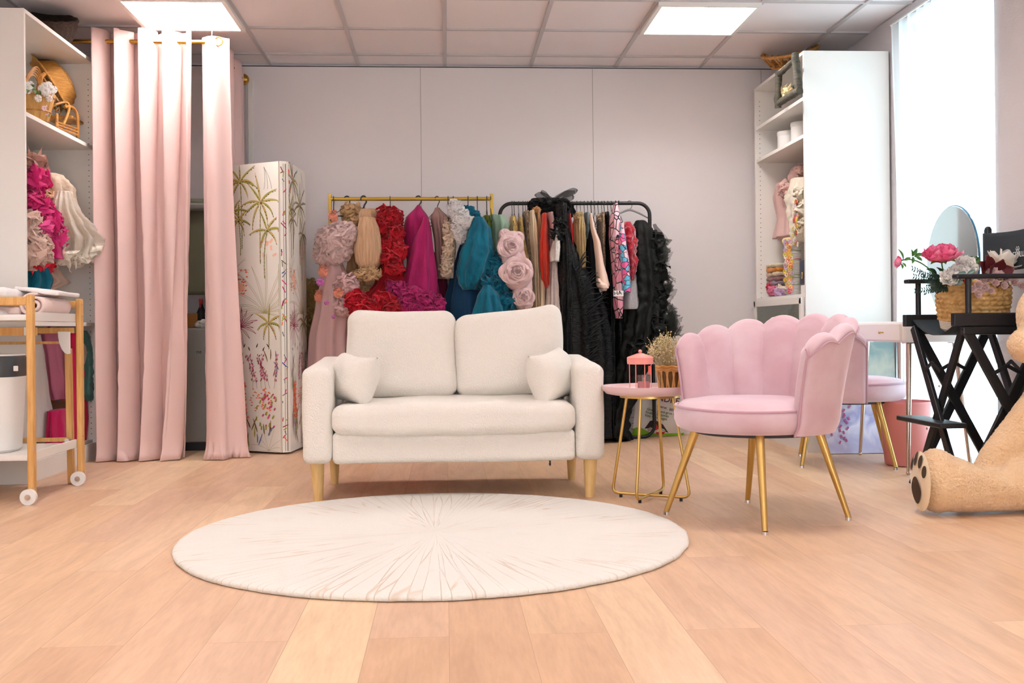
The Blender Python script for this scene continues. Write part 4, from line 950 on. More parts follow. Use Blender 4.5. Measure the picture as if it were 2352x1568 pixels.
# pop print
def popmat(name, a, b, sc_=34):
    m = M(name, a, .55); nt = m.node_tree; N = nt.nodes; Lk = nt.links; p = N['Principled BSDF']; tc = N.new('ShaderNodeTexCoord')
    v = N.new('ShaderNodeTexVoronoi'); v.inputs['Scale'].default_value = sc_; v.inputs['Randomness'].default_value = 1; Lk.new(tc.outputs['Object'], v.inputs['Vector'])
    v2 = N.new('ShaderNodeTexVoronoi'); v2.feature = 'DISTANCE_TO_EDGE'; v2.inputs['Scale'].default_value = sc_; Lk.new(tc.outputs['Object'], v2.inputs['Vector'])
    sp = N.new('ShaderNodeSeparateColor'); Lk.new(v.outputs['Color'], sp.inputs[0])
    r = N.new('ShaderNodeValToRGB'); r.color_ramp.interpolation = 'CONSTANT'; Lk.new(sp.outputs[0], r.inputs[0]); e = r.color_ramp.elements
    e[0].position = 0; e[0].color = (*lin(a), 1); e[1].position = .45; e[1].color = (*lin(b), 1); x = e.new(.7); x.color = (*lin((240, 200, 214)), 1); x = e.new(.92); x.color = (*lin((236, 120, 150)), 1)
    r2 = N.new('ShaderNodeValToRGB'); r2.color_ramp.interpolation = 'CONSTANT'; Lk.new(v2.outputs['Distance'], r2.inputs[0]); r2.color_ramp.elements[1].position = .05
    mx = N.new('ShaderNodeMix'); mx.data_type = 'RGBA'; Lk.new(r2.outputs[0], mx.inputs[0]); mx.inputs[6].default_value = (.01, .01, .012, 1); Lk.new(r.outputs[0], mx.inputs[7]); Lk.new(mx.outputs[2], p.inputs['Base Color']); return m
pop1 = popmat('pink_cartoon_print', (238, 160, 180), (244, 196, 206), 16); pop2 = popmat('blue_cartoon_print', (104, 190, 224), (232, 96, 160), 30)
inkb = M('print_black', (20, 18, 20), .6)
def popd(mb):
    loft(mb, [(468, 1410, 1418), (500, 1400, 1424), (540, 1399, 1432), (600, 1404, 1432), (660, 1408, 1430), (700, 1408, 1430), (731, 1414, 1428)], ('Y', 6.80), .11, folds=6, amp=.09, seed=67)
    for k, (x, y) in enumerate(((1412, 548), (1410, 572), (1416, 598))):
        for a in range(4): mb.ribbon([at(x-6+4*a, y-5, 6.665), at(x-4+4*a, y+5, 6.665)], .003, (0, -1, 0), m=1)
    bl = [(1413, 602), (1422, 604), (1418, 616), (1424, 617), (1414, 640), (1417, 622), (1411, 621), (1413, 602)]
    mb.ribbon([at(x, y, 6.66) for x, y in bl], .003, (0, -1, 0), m=1)
pg = thing('print_suit', 'pink cartoon print suit with one blue and pink patterned sleeve', 'suit', (at(1416, 600, BY).x, BY, .8))
m_ = MB(); popd(m_); m_.build('body', [pop1, inkb], pg, sharp=180)
m_ = MB(); loft(m_, [(510, 1424, 1432), (560, 1420, 1438), (610, 1426, 1446), (650, 1430, 1448), (672, 1430, 1449)], ('Y', 6.70), .05, folds=3, amp=.06, seed=68); m_.build('sleeve', pop2, pg, sharp=180)
q = at(1411, 678, 6.665); lp = MB().box((q.x+.028, 6.668, q.z+.012), (.064, .004, .036)); lp = lp.build('lettered_band', whitep, pg, smooth=False)
textmesh('HA', .036, inkb, lp, frame4((q.x-.001, 6.664, q.z), (1, 0, 0.12), (-.12, 0, 1)), bold=True)
hang(1414, 'black', 'pink cartoon print suit'); hang(1421, 'black', '', label='second black hanger in the pink cartoon print suit, on its right')
simple('velvet_blouse', 'crimson crushed velvet blouse with a full sleeve', 'blouse', 1440, [(512, 1432, 1446), (530, 1424, 1455), (580, 1430, 1457), (620, 1440, 1456), (645, 1446, 1452)], .10, 6.82, redvel, folds=5, amp=.10, turb=.03, seed=69, hx=1404)
simple('glitter_skirt', 'grey glitter tulle skirt panel below the crimson velvet sleeve', 'skirt', 1450, [(590, 1448, 1456), (640, 1440, 1462), (700, 1430, 1470), (710, 1430, 1470)], .09, 6.86, greygl, folds=5, amp=.06, seed=70, hx=1396, turb=0)
blacktul = fab('black_tulle', (14, 16, 14), rough=.7, trans=.08, sheen=0, bump=(20, .8, .01)); sheerblack = fab('sheer_black_tulle', (40, 46, 40), trans=.15, sheen=0, alpha=.42, bump=None)
def cape(mb):
    loft(mb, [(508, 1462, 1480), (530, 1450, 1498), (600, 1452, 1506), (680, 1456, 1512), (760, 1440, 1508), (820, 1424, 1490), (880, 1416, 1470), (960, 1404, 1440), (1004, 1396, 1436)], ('Y', 6.88), .13, folds=9, amp=.14, turb=.035, seed=71, nz=80, nt=120)
    frills(mb, [PB(1500, 560, 6.84, 12, 26), PB(1508, 620, 6.84, 14, 30), PB(1508, 690, 6.84, 16, 34), PB(1500, 750, 6.82, 18, 28), PB(1470, 800, 6.80, 24, 24)], 30, .06, seed=72, amp=.3, face=FC, core=False)
gown('tulle_cape', 'black ruffled tulle cape at the right end of the black rack', 'cape', 1480, [
    ('cape_body', cape, blacktul),
    ('sheer_frills', both(lambda mb: frills(mb, [PB(1512, 580, 6.9, 14, 40), PB(1520, 660, 6.9, 14, 40), PB(1524, 730, 6.88, 18, 36), PB(1510, 785, 6.88, 20, 24), PB(1534, 745, 6.9, 14, 30)], 34, .07, seed=73, amp=.35, face=FC, core=False, q=(12, 5)),
                          L([(515, 1500, 1506), (540, 1508, 1524), (580, 1522, 1534), (596, 1526, 1533)], .06, Y=7.0, amp=.05, seed=74)), sheerblack),
], 'black')
hang(1446, 'black', 'black ruffled tulle cape', ang=.12, mat=greyp, w_=.155, drop=.07, style='velvet', label='grey padded hanger on the black rail holding the black tulle cape')
simple('gauze_skirt', 'black gauze skirt filling the foot of the rack behind the side table', 'skirt', 1430, [(640, 1405, 1440), (760, 1402, 1450), (860, 1400, 1436), (950, 1404, 1420), (1008, 1388, 1450)], .14, 6.98, blackf, seed=75, hx=1366)
for k, px in enumerate((1191, 1207, 1219, 1233, 1276, 1291, 1298, 1314, 1333, 1382)):
    hang(px, 'black', '', label='thin black wire hanger among those crowded on the black rail', group='spare hangers on the black rail', wire=.0018, w_=.18)
# storage box behind the dresses
sb = MB().rbox((at(1420, 960, 7.13).x, 7.14, .135), (.20, .16, .27), .02, fn=lambda q: q+V((q.x*.15*(q.z/.13), 0, 0)))
sbx = thing('fabric_storage_box', 'grey ribbed storage box on the floor behind the black dresses', 'box', (at(1420, 960, 7.13).x, 7.14, 0))
sb.build('body', M('grey_cloth', (150, 148, 150), .9), sbx, weld=True)
m_ = MB()
for z in (.06, .10, .14, .19): m_.box((at(1420, 960, 7.13).x, 7.062, z), (.19, .004, .003))
m_.build('ribs', dark, sbx, smooth=False)

# ------------------------------------------------------------ clothes in the left wardrobe
WX = -2.34; FX = V((1, -.35, 0)).normalized()
def whang(py_px, lab, X=LX-.29, z=1.765, mat=None, w_=.17):
    p = atx(*py_px, X); mb = hanger_mb((X, p.y, z), .0125, 0, w_, .10, .005, 'velvet')
    single('coat_hanger', mb, mat or whitep, lab, 'hanger', (X, p.y, z-.1))
def cgown(name, label, cat, parts, org):
    if len(parts) == 1:
        mb = MB(); parts[0][1](mb); return single(name, mb, parts[0][2], label, cat, org, sharp=180)
    t = thing(name, label, cat, org)
    for nm, fn, mt in parts:
        mb = MB(); fn(mb); mb.build(nm, mt, t, sharp=180)
def FrX(blobs, n, size, **k): return lambda mb: frills(mb, blobs, n, size, face=FX, **k)
hotpink = fab('hot_pink_tulle', (206, 32, 112), trans=.3, var=((230, 80, 150), 6, (1, 1, 1))); beigef = fab('beige_rose_tulle', (226, 196, 182), trans=.3)
glit = fab('clear_glitter_net', (240, 228, 206), rough=.3, trans=.3, alpha=.85, var=((255, 252, 244), 200, (1, 1, 1)), bump=(200, 1, .004), spec=.9)
cgown('ruffled_gown', 'hot pink ruffled tulle gown in the left wardrobe', 'gown', [
    ('bodice', both(L([(385, 58, 100), (440, 58, 96), (480, 58, 118), (560, 60, 132), (600, 66, 150)], .10, X=-2.24, folds=7, amp=.14, seed=80),
              FrX([PBX(78, 412, -2.18, 20, 24), PBX(72, 455, -2.18, 16, 16), PBX(95, 478, -2.16, 20, 20), PBX(112, 505, -2.14, 22, 24), PBX(96, 520, -2.14, 20, 20), PBX(126, 538, -2.13, 18, 22)], 30, .055, seed=81)), hotpink),
    ('tail', L([(535, 112, 128), (560, 108, 140), (596, 112, 154)], .05, X=-2.13, folds=6, amp=.12, seed=82), hotpink)], (WX, 5.6, 1.3))
cgown('ruffled_dress', 'coral red ruffled hem hanging below the hot pink gown', 'dress', [('d', FrX([PBX(100, 606, -2.2, 16, 18), PBX(82, 600, -2.2, 12, 16), PBX(112, 592, -2.2, 12, 14)], 30, .05, seed=83), fab('coral_red_tulle', (232, 44, 70)))], (WX, 5.6, 1.1))
cgown('tulle_trim', 'brown pink tulle collar at the top of the left wardrobe rail', 'dress', [('d', both(L([(362, 58, 78), (376, 58, 96), (390, 62, 100)], .06, X=-2.28, amp=.2, seed=84), FrX([PBX(80, 376, -2.2, 18, 8), PBX(66, 368, -2.2, 10, 7)], 24, .045, seed=85)), fab('brown_pink_tulle', (186, 140, 126)))], (WX, 5.5, 1.6))
cgown('ruffled_dress', 'pale rose ruffled dress at the near edge of the left wardrobe', 'dress', [('d', both(L([(490, 58, 66), (540, 58, 80), (600, 58, 90), (622, 58, 74)], .05, X=-2.22, folds=6, amp=.15, seed=86),
     FrX([PBX(70, 505, -2.16, 9, 14), PBX(76, 540, -2.15, 12, 14), PBX(92, 560, -2.13, 18, 18), PBX(78, 580, -2.14, 14, 18), PBX(96, 584, -2.13, 16, 14)], 26, .05, seed=87)), beigef)], (WX, 5.45, 1.2))
cgown('glitter_dress', 'cream glitter net dress flaring out over the edge of the left wardrobe', 'dress', [
    ('bodice', L([(402, 100, 130), (430, 104, 150), (480, 120, 158), (520, 128, 176)], .09, X=-2.22, folds=7, amp=.12, turb=.02, seed=88), cream),
    ('skirt', both(L([(440, 138, 150), (480, 134, 170), (520, 136, 206), (555, 140, 246), (575, 146, 236), (598, 156, 200)], .09, X=-2.10, folds=13, amp=.20, turb=.012, seed=89, hem=.015), FrX([PBX(150, 585, -2.1, 14, 10), PBX(180, 588, -2.08, 14, 9), PBX(205, 570, -2.06, 10, 12)], 18, .05, seed=189, core=False)), glit)], (WX, 6.0, 1.2))
cgown('organza_dress', 'peach ruffled dress seen between the pink gown and glitter skirt', 'dress', [('d', both(L([(425, 78, 110), (470, 100, 136), (530, 130, 160), (570, 136, 160)], .07, X=-2.26, amp=.15, turb=.02, seed=90), FrX([PBX(88, 438, -2.2, 14, 10), PBX(108, 450, -2.2, 10, 14)], 20, .035, seed=91)), peach)], (WX, 5.8, 1.4))
cgown('tulle_dress', 'teal dress at the near edge of the left wardrobe, above the trolley', 'dress', [('d', L([(600, 58, 82), (640, 58, 92), (668, 58, 86), (690, 58, 84)], .10, X=-2.24, amp=.12, seed=92), teal)], (WX, 5.5, 1.0))
cgown('tulle_dress', 'see-through peach hem under the glitter dress in the left wardrobe', 'dress', [('d', L([(600, 92, 114), (630, 88, 128), (648, 90, 144), (668, 84, 104)], .08, X=-2.28, amp=.14, seed=93), fab('sheer_peach', (232, 204, 186), alpha=.8, trans=.3))], (WX, 5.8, 1.0))
whang((66, 380), 'white hanger of the pale rose dress, nearest in the left wardrobe'); whang((95, 380), 'white hanger of the hot pink ruffled gown'); whang((132, 400), 'white hanger of the cream glitter dress in the left wardrobe')
# lower rail
X2 = -2.30
cgown('tulle_dress', 'white tulle dress on the lower rail of the left wardrobe', 'dress', [('d', L([(768, 62, 88), (820, 62, 96), (900, 60, 104), (960, 60, 114), (1004, 60, 108)], .05, X=X2, folds=8, amp=.08, seed=94), fab('white_tulle', (234, 228, 224), trans=.4))], (X2, 5.6, .4))
cgown('tulle_dress', 'mauve pink dress on the lower rail of the left wardrobe', 'dress', [('d', L([(765, 98, 134), (820, 104, 140), (880, 110, 146), (916, 116, 146)], .06, X=X2+.02, folds=8, amp=.1, seed=95), fab('mauve_tulle', (200, 120, 148), trans=.3))], (X2, 5.8, .5))
cgown('satin_dress', 'blue dress corner between the mauve and magenta skirts, lower left wardrobe', 'dress', [('d', L([(880, 124, 150), (900, 120, 152), (918, 120, 150)], .09, X=X2, amp=.1, seed=96), fab('cornflower_cloth', (96, 122, 184)))], (X2, 5.9, .5))
cgown('tulle_dress', 'long magenta skirt on the lower rail of the left wardrobe', 'dress', [('d', L([(940, 114, 160), (980, 114, 164), (1010, 114, 166), (1036, 126, 166)], .05, X=-2.22, folds=9, amp=.08, seed=97), fab('berry_tulle', (196, 20, 88), trans=.3))], (X2, 6.0, .3))
cgown('tulle_dress', 'red pink dress behind the far post of the trolley', 'dress', [('d', L([(765, 164, 176), (850, 166, 186), (960, 166, 192), (1050, 168, 186)], .045, X=-2.17, folds=6, amp=.12, seed=98), fab('raspberry_tulle', (222, 34, 88), trans=.3))], (X2, 6.1, .5))
cgown('tulle_dress', 'oatmeal net dress beside the teal one, lower left wardrobe', 'dress', [('d', L([(770, 186, 192), (800, 186, 204), (840, 188, 206), (860, 190, 200)], .035, X=-2.15, amp=.1, seed=99), fab('oatmeal_net', (206, 190, 172), trans=.3))], (X2, 6.2, .6))
cgown('denim_dress', 'sea green dress at the far end of the lower left rail', 'dress', [('d', L([(760, 188, 194), (800, 196, 206), (850, 196, 213), (900, 190, 214), (920, 196, 210)], .035, X=-2.135, folds=6, amp=.14, turb=.02, seed=100), fab('sea_green_cloth', (82, 124, 120), trans=.1))], (X2, 6.3, .55))
brb = thing('storage_box', 'brown wooden box on the floor of the left wardrobe', 'box', (X2, 5.9, .12))
q = atx(136, 945, X2); MB().box((q.x, q.y, q.z-.01), (.24, .20, .16)).build('body', M('brown_box', (128, 84, 58), .7), brb, smooth=False, bevel=.003)
MB().box((q.x, q.y, q.z+.075), (.25, .21, .02)).build('lid', M('brown_lid', (158, 104, 76), .7), brb, smooth=False, bevel=.003)
st = MB(); rr = random.Random(4)
for i in range(5):
    q = atx(100+14*i, 745, LX-.2); c_ = MB(); frills(c_, [((q.x+rr.uniform(-.04, .04), q.y, .828), (.05, .06, .014))], 22, .03, seed=i+200, up=.0)
    cc = [(196, 120, 140), (120, 130, 190), (206, 190, 160), (226, 170, 176), (190, 170, 60)][i]; nmn = ['dusty rose', 'lilac blue', 'beige', 'light pink', 'yellow'][i]
    single('hair_ribbon', c_, fab('ribbon_'+nmn.replace(' ', '_'), cc), nmn+' ribbon bow lying on the middle shelf of the left wardrobe', 'ribbon', (q.x, q.y, .812), 'ribbons on the middle shelf', sharp=180)

# ------------------------------------------------------------ baby clothes in the right wardrobe
X3 = 2.34; FX2 = V((-1, -.3, 0)).normalized()
def FrR(blobs, n, size, **k): return lambda mb: frills(mb, blobs, n, size, face=FX2, **k)
cgown('baby_dress', 'small red dress at the back end of the right wardrobe rail', 'dress', [('d', both(L([(422, 1780, 1796), (440, 1784, 1794), (465, 1780, 1790), (500, 1778, 1788), (545, 1784, 1792)], .07, X=X3+.02, folds=5, amp=.1, seed=110)), fab('cherry_cloth', (204, 28, 56)))], (X3, 6.8, 1.5))
cgown('baby_dress', 'long rose pink strip dress beside the small red one', 'dress', [('d', L([(470, 1788, 1796), (520, 1784, 1800), (560, 1792, 1802)], .08, X=X3, folds=5, amp=.12, seed=111), fab('rose_net', (222, 140, 150), trans=.3))], (X3, 6.8, 1.5))
cgown('baby_dress', 'pale pink tulle baby dress in the right wardrobe', 'dress', [('d', both(L([(420, 1796, 1816), (450, 1792, 1826), (500, 1800, 1826), (545, 1794, 1836)], .09, X=X3-.04, folds=8, amp=.12, seed=112), FrR([PBX(1806, 434, X3-.1, 16, 18), PBX(1818, 452, X3-.1, 10, 16)], 22, .04, seed=113)), fab('shell_pink_tulle', (238, 204, 196), trans=.35))], (X3, 6.6, 1.5))
cgown('baby_romper', 'cream ruffled romper half hidden by the near side of the right wardrobe', 'romper', [('d', both(L([(410, 1834, 1852), (450, 1828, 1862), (520, 1836, 1864), (556, 1840, 1864)], .09, X=X3-.06, folds=6, amp=.12, turb=.02, seed=114), FrR([PBX(1838, 445, X3-.12, 12, 14), PBX(1842, 480, X3-.12, 10, 16), PBX(1846, 520, X3-.12, 10, 20)], 20, .035, seed=115)), fab('ivory_cotton', (240, 230, 210), trans=.2))], (X3, 6.3, 1.5))
cgown('baby_dress', 'dusty rose bow dress at the top of the right wardrobe rail', 'dress', [('d', both(L([(380, 1836, 1850), (400, 1830, 1856), (430, 1832, 1856)], .07, X=X3-.02, amp=.14, turb=.02, seed=116), FrR([PBX(1838, 388, X3-.08, 9, 9)], 16, .03, seed=117)), fab('dusty_rose_cloth', (206, 168, 158)))], (X3, 6.4, 1.7))
flo = thing('flower_garland', 'hanging garland of yellow and orange flowers in the right wardrobe', 'garland', (X3, 6.45, 1.35))
cols = [M('petal_'+n_, c_, .6) for n_, c_ in (('lemon', (214, 190, 70)), ('apricot', (226, 140, 90)), ('leaf', (130, 140, 66)), ('ivory', (240, 232, 214)), ('lilac', (186, 160, 190)), ('poppy', (206, 60, 50)))]
def tinyflowers(mb, pts, r_, rr, nm=6, face=V((-1, 0, 0))):
    for c in pts:
        m = rr.randrange(nm); c = V(c); a0 = rr.uniform(0, 6); T = face.cross(V((0, 0, 1))).normalized(); U = V((0, 0, 1))
        for k in range(5):
            a = a0+k*2*PI/5
            mb.grid(lambda u, v: c+(T*math.cos(a+(u-.5)*1.1)+U*math.sin(a+(u-.5)*1.1))*r_*v+face*(r_*.5*math.sin(PI*v*.8)), 3, 3, m=m)
rr = random.Random(9)
mb = MB(); tinyflowers(mb, [atx(1829+rr.uniform(-6, 5), 462+100*rr.random(), X3-.14+rr.uniform(-.02, .02)) for _ in range(60)], .017, rr); mb.build('blossoms', cols, flo, sharp=180)
q0_, q1_ = atx(1830, 455, X3-.12), atx(1830, 562, X3-.12); MB().tube([q0_, (q0_+q1_)/2+V((.01, .01, 0)), q1_], .004, 6).build('stem', cols[2], flo)
# headband display
hb = thing('headband_display', 'white tube display wrapped with flower headbands in the right wardrobe', 'headband display', (2.26, 6.38, .945))
c0 = atx(1822, 680, 2.26); hz0, hz1 = .948, atx(1822, 545, 2.26).z
MB().cyl((c0.x, c0.y, hz0), (c0.x, c0.y, hz1), .048, n=28).build('tube', whitep, hb)
rr = random.Random(3); bc = [whitep]+cols
for k in range(17):
    z = hz0+.035+(hz1-hz0-.06)*k/16; g = MB()
    g.tube([(c0.x+.0505*math.cos(a), c0.y+.0505*math.sin(a), z+.004*math.sin(a*2+k)) for a in [2*PI*i/20 for i in range(20)]], .0022+.002*(k % 3 == 0), 6, closed=True, m=rr.choice([0, 0, 0, 3, 4, 6]))
    f_ = V((-.75, -.66, 0)); tinyflowers(g, [V((c0.x, c0.y, z))+f_*.054+V((.66, -.75, 0))*rr.uniform(-.028, .028)+V((0, 0, rr.uniform(-.012, .012))) for _ in range(5)], .015, rr, 6, f_)
    for i in range(len(g.m)-5*5*9, len(g.m)): g.m[i] = g.m[i]+1
    g.build('headband', bc, hb, sharp=180)
g = MB(); tinyflowers(g, [V((c0.x+.05*math.cos(a), c0.y+.05*math.sin(a), hz1-.02)) for a in [2*PI*i/16 for i in range(16)]], .018, rr, 1, V((-.75, -.66, 0))); g.build('flower_crown', [M('cream_petals', (238, 212, 150), .6)], hb, sharp=180)
rr = random.Random(12)
for k, (nm_, cc) in enumerate((('peach knitted wrap', (228, 184, 170)), ('lilac grey wrap', (160, 140, 156)), ('brown rose wrap', (156, 112, 110)), ('pale beige wrap', (226, 206, 180)), ('orange wrap', (214, 140, 52)), ('cream wrap', (234, 224, 200)))):
    q = atx(1790, 662-10.5*k, 2.26); mb = MB().rbox((q.x+.02, q.y, q.z), (.16, .20, .028), .013, fn=lambda p: p+V((noise.noise(p*30)*.01, noise.noise(p*31)*.012, noise.noise(p*28+V((k, 0, 0)))*.012)))
    single('folded_wrap', mb, fab(nm_.replace(' ', '_'), cc), nm_+' in the small folded stack in the right wardrobe', 'wrap', (q.x, q.y, q.z-.014), 'folded wraps in the right wardrobe', weld=True)
for k, (px, py, nm_, cc) in enumerate(((1775, 668, 'pink ribbon bow', (216, 120, 150)), (1772, 660, 'small red ribbon bow', (200, 40, 60)), (1792, 672, 'lilac ribbon bow', (190, 160, 190)), (1800, 664, 'cream ribbon bow', (226, 214, 186)))):
    q = atx(px, py, 2.17+.03*(k % 2)); mb = MB(); frills(mb, [(q, (.022, .03, .02))], 16, .03, seed=300+k, face=FX2)
    single('ribbon_bow', mb, fab(nm_.replace(' ', '_'), cc), nm_+' heaped at the foot of the folded wraps', 'ribbon', (q.x, q.y, .945), sharp=180)
pf = thing('picture_frame', 'dark blue picture with a gold ring motif in the right wardrobe', 'picture', (2.24, 6.14, .945))
q = atx(1845, 625, 2.24); MB().box((q.x, q.y, q.z), (.012, .10, .15)).build('board', M('navy_board', (38, 50, 74), .5), pf, smooth=False)
MB().tube([(q.x-.009, q.y+.012*math.cos(a), q.z-.02+.02*math.sin(a)) for a in [2*PI*i/20 for i in range(20)]], .002, 6, closed=True).build('ring', gold, pf)
q = atx(1848, 664, 2.2); single('white_box', MB().box((q.x+.03, q.y, .975), (.08, .08, .055)), white, 'small white box under the dark blue picture', 'box', (q.x, q.y, .947), smooth=False, bevel=.002)
# drawer contents
q = atx(1795, 722, 2.3); single('sun_hat', MB().lathe([(0, .10), (.06, .10), (.09, .08), (.10, 0), (.19, -.02), (.19, -.025), (.10, -.01)], (q.x, q.y, .60), 40, fn=lambda r_, z, a: r_*(1+.04*math.sin(5*a)), mat=Matrix.Rotation(1.1, 3, 'Y')), M('straw_white', (236, 226, 204), .8), 'pale hat behind the glass drawer front of the right wardrobe', 'hat', (q.x, q.y, .50))
for k, (px, py, nm_, cc) in enumerate(((1822, 722, 'white gauze bundle', (232, 228, 222)), (1836, 718, 'lime green soft toy', (176, 186, 80)))):
    q = atx(px, py, 2.22); mb = MB(); frills(mb, [(q, (.05, .05, .05))], 20, .04, seed=320+k, face=FX2)
    single('fabric_bundle', mb, fab(nm_.replace(' ', '_'), cc), nm_+' behind the glass drawer front', 'cloth', (q.x, q.y, .49), sharp=180)
for k, (px, dx_, hh) in enumerate(((1791, .10, .13), (1822, .04, .155))):
    q = atx(px, 325 if k == 0 else 312, 2.20+.03*k); zz = 1.896
    t_ = thing('round_box', ['short white round box on a high shelf of the right wardrobe', 'larger white round box, the nearer of the two on the high shelf'][k], 'box', (q.x+.05, q.y, zz))
    MB().lathe([(0, 0), (.062, 0), (.062, hh), (0, hh)], (q.x+.05, q.y, zz), 36).build('body', whitep, t_)
    MB().lathe([(.0635, hh-.025), (.065, hh-.02), (.065, hh+.001), (.06, hh+.004), (0, hh+.004)], (q.x+.05, q.y, zz), 36).build('lid', whitep, t_)
# twig chair and rattan tray on the right wardrobe
barkm = M('dark_bark', (78, 74, 60), .75, var=((48, 44, 34), 20, (1, 1, 4)), bump=(40, .8, .006))
tc_ = thing('twig_chair', 'small dark rustic branch chair hooked over the front edge of the right wardrobe', 'toy chair', (2.07, 6.4, 2.12))
def br(a, b, r_, nm='branch'):
    a, b = V(a), V(b); pts = [a.lerp(b, k/8)+V((noise.noise(a*7+V((k, 0, 0)))*.006, noise.noise(b*7+V((0, k, 0)))*.006, 0)) for k in range(9)]
    MB().tube(pts, [r_*(1+.18*noise.noise(V((k*1.3, a.x*9, b.z*5)))) for k in range(9)], 10).build(nm, barkm, tc_)
A1, A2 = atx(1788, 165, 2.07), atx(1786, 248, 2.07); B1, B2 = atx(1826, 124, 2.05), atx(1836, 214, 2.05)
br(A1, A2, .021, 'leg'); br(B1, B2, .023, 'leg'); br(A1+V((0, 0, -.02)), atx(1824, 138, 2.05), .017, 'top_rail'); br(atx(1790, 236, 2.06), atx(1836, 208, 2.04), .022, 'lower_rail')
br(atx(1792, 218, 2.12), atx(1828, 194, 2.12), .014, 'seat_rail'); br(atx(1798, 214, 2.16), atx(1832, 192, 2.16), .012, 'seat_rail')
single('cream_fringe', frills(MB(), [(atx(1812, 210, 2.11), (.02, .05, .018))], 24, .035, seed=330, face=FX2), fab('straw_fluff', (224, 206, 160)), 'tuft of straw on the seat of the rustic branch chair', 'straw', atx(1812, 214, 2.11), sharp=180)
tr_ = thing('rattan_tray', 'oval rattan tray with an open looped rim on top of the right wardrobe', 'tray', (2.2, 6.5, 2.40))
cx_ = atx(1800, 148, 2.24); RX2 = Matrix.Rotation(.30, 3, 'X') @ Matrix.Rotation(-.25, 3, 'Y')
def tp(a, r_, z): return cx_+V((.04, -.02, .03))+RX2 @ V((r_*.17*math.cos(a), r_*.26*math.sin(a), z))
MB().tube([tp(2*PI*k/48, 1.0, .05) for k in range(48)], .011, 8, closed=True).build('rim', rattan, tr_)
MB().tube([tp(2*PI*k/48, .72, -.03) for k in range(48)], .008, 8, closed=True).build('base_ring', rattan, tr_)
mb = MB()
for k in range(14):
    a = 2*PI*k/14; mb.tube([tp(a-.2+.4*i/8, .72+.28*math.sin(PI*i/8)**.6, -.03+.08*math.sin(PI*i/8)**.6) for i in range(9)], .007, 6)
mb.build('rim_loops', rattan, tr_)
mb = MB()
for k in range(-4, 5):
    s_ = k/5; c_ = math.sqrt(1-s_*s_); mb.tube([cx_+V((.04, -.02, .03))+RX2 @ V((.17*.72*s_, .26*.72*c_*j, -.034)) for j in (-1, 1)], .006, 6)
mb.build('base_slats', rattan, tr_)
# ------------------------------------------------------------ things on the left wardrobe
T0 = 1.864
wb = thing('wicker_basket', 'dark brown wicker basket lying on top of the left wardrobe', 'basket', (-2.3, 5.75, 2.372))
q = atx(112, 62, -2.24); q.z = 2.385+.088
rotb = (Matrix.Rotation(.42, 3, 'X') @ Matrix.Rotation(.12, 3, 'Y')) @ Matrix.Diagonal((.72, .72, .60))
MB().lathe([(0, -.12), (.15, -.12), (.19, -.04), (.21, .06), (.215, .10), (.20, .105), (.18, .05), (.14, -.09), (0, -.10)], q, 80, fn=lambda r_, z, a: r_*(1+.02*math.sin(26*a+z*60)+.02*noise.noise(V((a*4, z*20, 0)))), mat=rotb).build('bowl', wickerm, wb)
MB().tube([q+rotb @ V((.208*math.cos(a), .208*math.sin(a), .105+.004*math.sin(14*a))) for a in [2*PI*k/90 for k in range(90)]], .013, 8, closed=True).build('rim', wickerm, wb)
# straw hat
strawm = M('golden_straw', (196, 140, 62), .7, var=((164, 110, 44), 30, (1, 1, 6)), bump=(120, .5, .004, (1, 1, 6)))
q = atx(120, 196, -2.30); rh = Matrix.Rotation(-.55, 3, 'X') @ Matrix.Rotation(.9, 3, 'Y')
sh = MB().lathe([(0, .10), (.07, .098), (.115, .08), (.14, .03), (.15, 0), (.20, -.012), (.215, -.02), (.212, -.024), (.19, -.018), (.14, -.006), (0, .09)], q, 60, fn=lambda r_, z, a: r_*(1+.03*math.sin(2*a)), mat=rh)
single('straw_basket_lid', sh, strawm, 'golden straw dome leaning in the top compartment of the left wardrobe', 'straw lid', (q.x, q.y, T0))
# rattan doll chair
dc = thing('rattan_doll_chair', 'small rattan doll armchair in the top compartment of the left wardrobe', 'toy chair', (-2.2, 5.95, T0))
def cx(px, py, X): return atx(px, py, X)
def rt(pts, r_, nm): MB().tube(pts, r_, 8).build(nm, rattan, dc)
def bez(a, b, c, n=14): a, b, c = V(a), V(b), V(c); return [a*(1-t)**2+b*2*t*(1-t)+c*t*t for t in [k/n for k in range(n+1)]]
rt(bez(cx(140, 296, -2.14), cx(182, 218, -2.13), cx(128, 240, -2.2))+[cx(110, 250, -2.24)], .008, 'armrest')
rt([cx(178, 316, -2.12)]+bez(cx(178, 300, -2.12), cx(184, 236, -2.12), cx(148, 246, -2.16)), .009, 'armrest')
for a, b in (((130, 292, -2.12), (130, 262, -2.14)), ((178, 316, -2.12), (178, 290, -2.12)), ((108, 280, -2.16), (110, 240, -2.2)), ((150, 302, -2.28), (152, 270, -2.28))): rt([cx(*a), cx(*b)], .009, 'leg')
for k in range(3): rt([cx(130, 280+6*k, -2.125), cx(178, 296+7*k, -2.115)], .006, 'seat_rail')
for k in range(9): 
    a_, b_ = cx(112+7*k, 244+3*k, -2.26), cx(100+9*k, 176+6*k, -2.34); rt([a_, b_], .005, 'back_spindle')
rt([cx(92+9.5*k, 168+7.0*k+abs(k-5)*.8, -2.35) for k in range(10)], .010, 'back_rail'); rt([cx(104+8*k, 206+4.6*k, -2.30) for k in range(9)], .007, 'back_rail')
lat = MB()
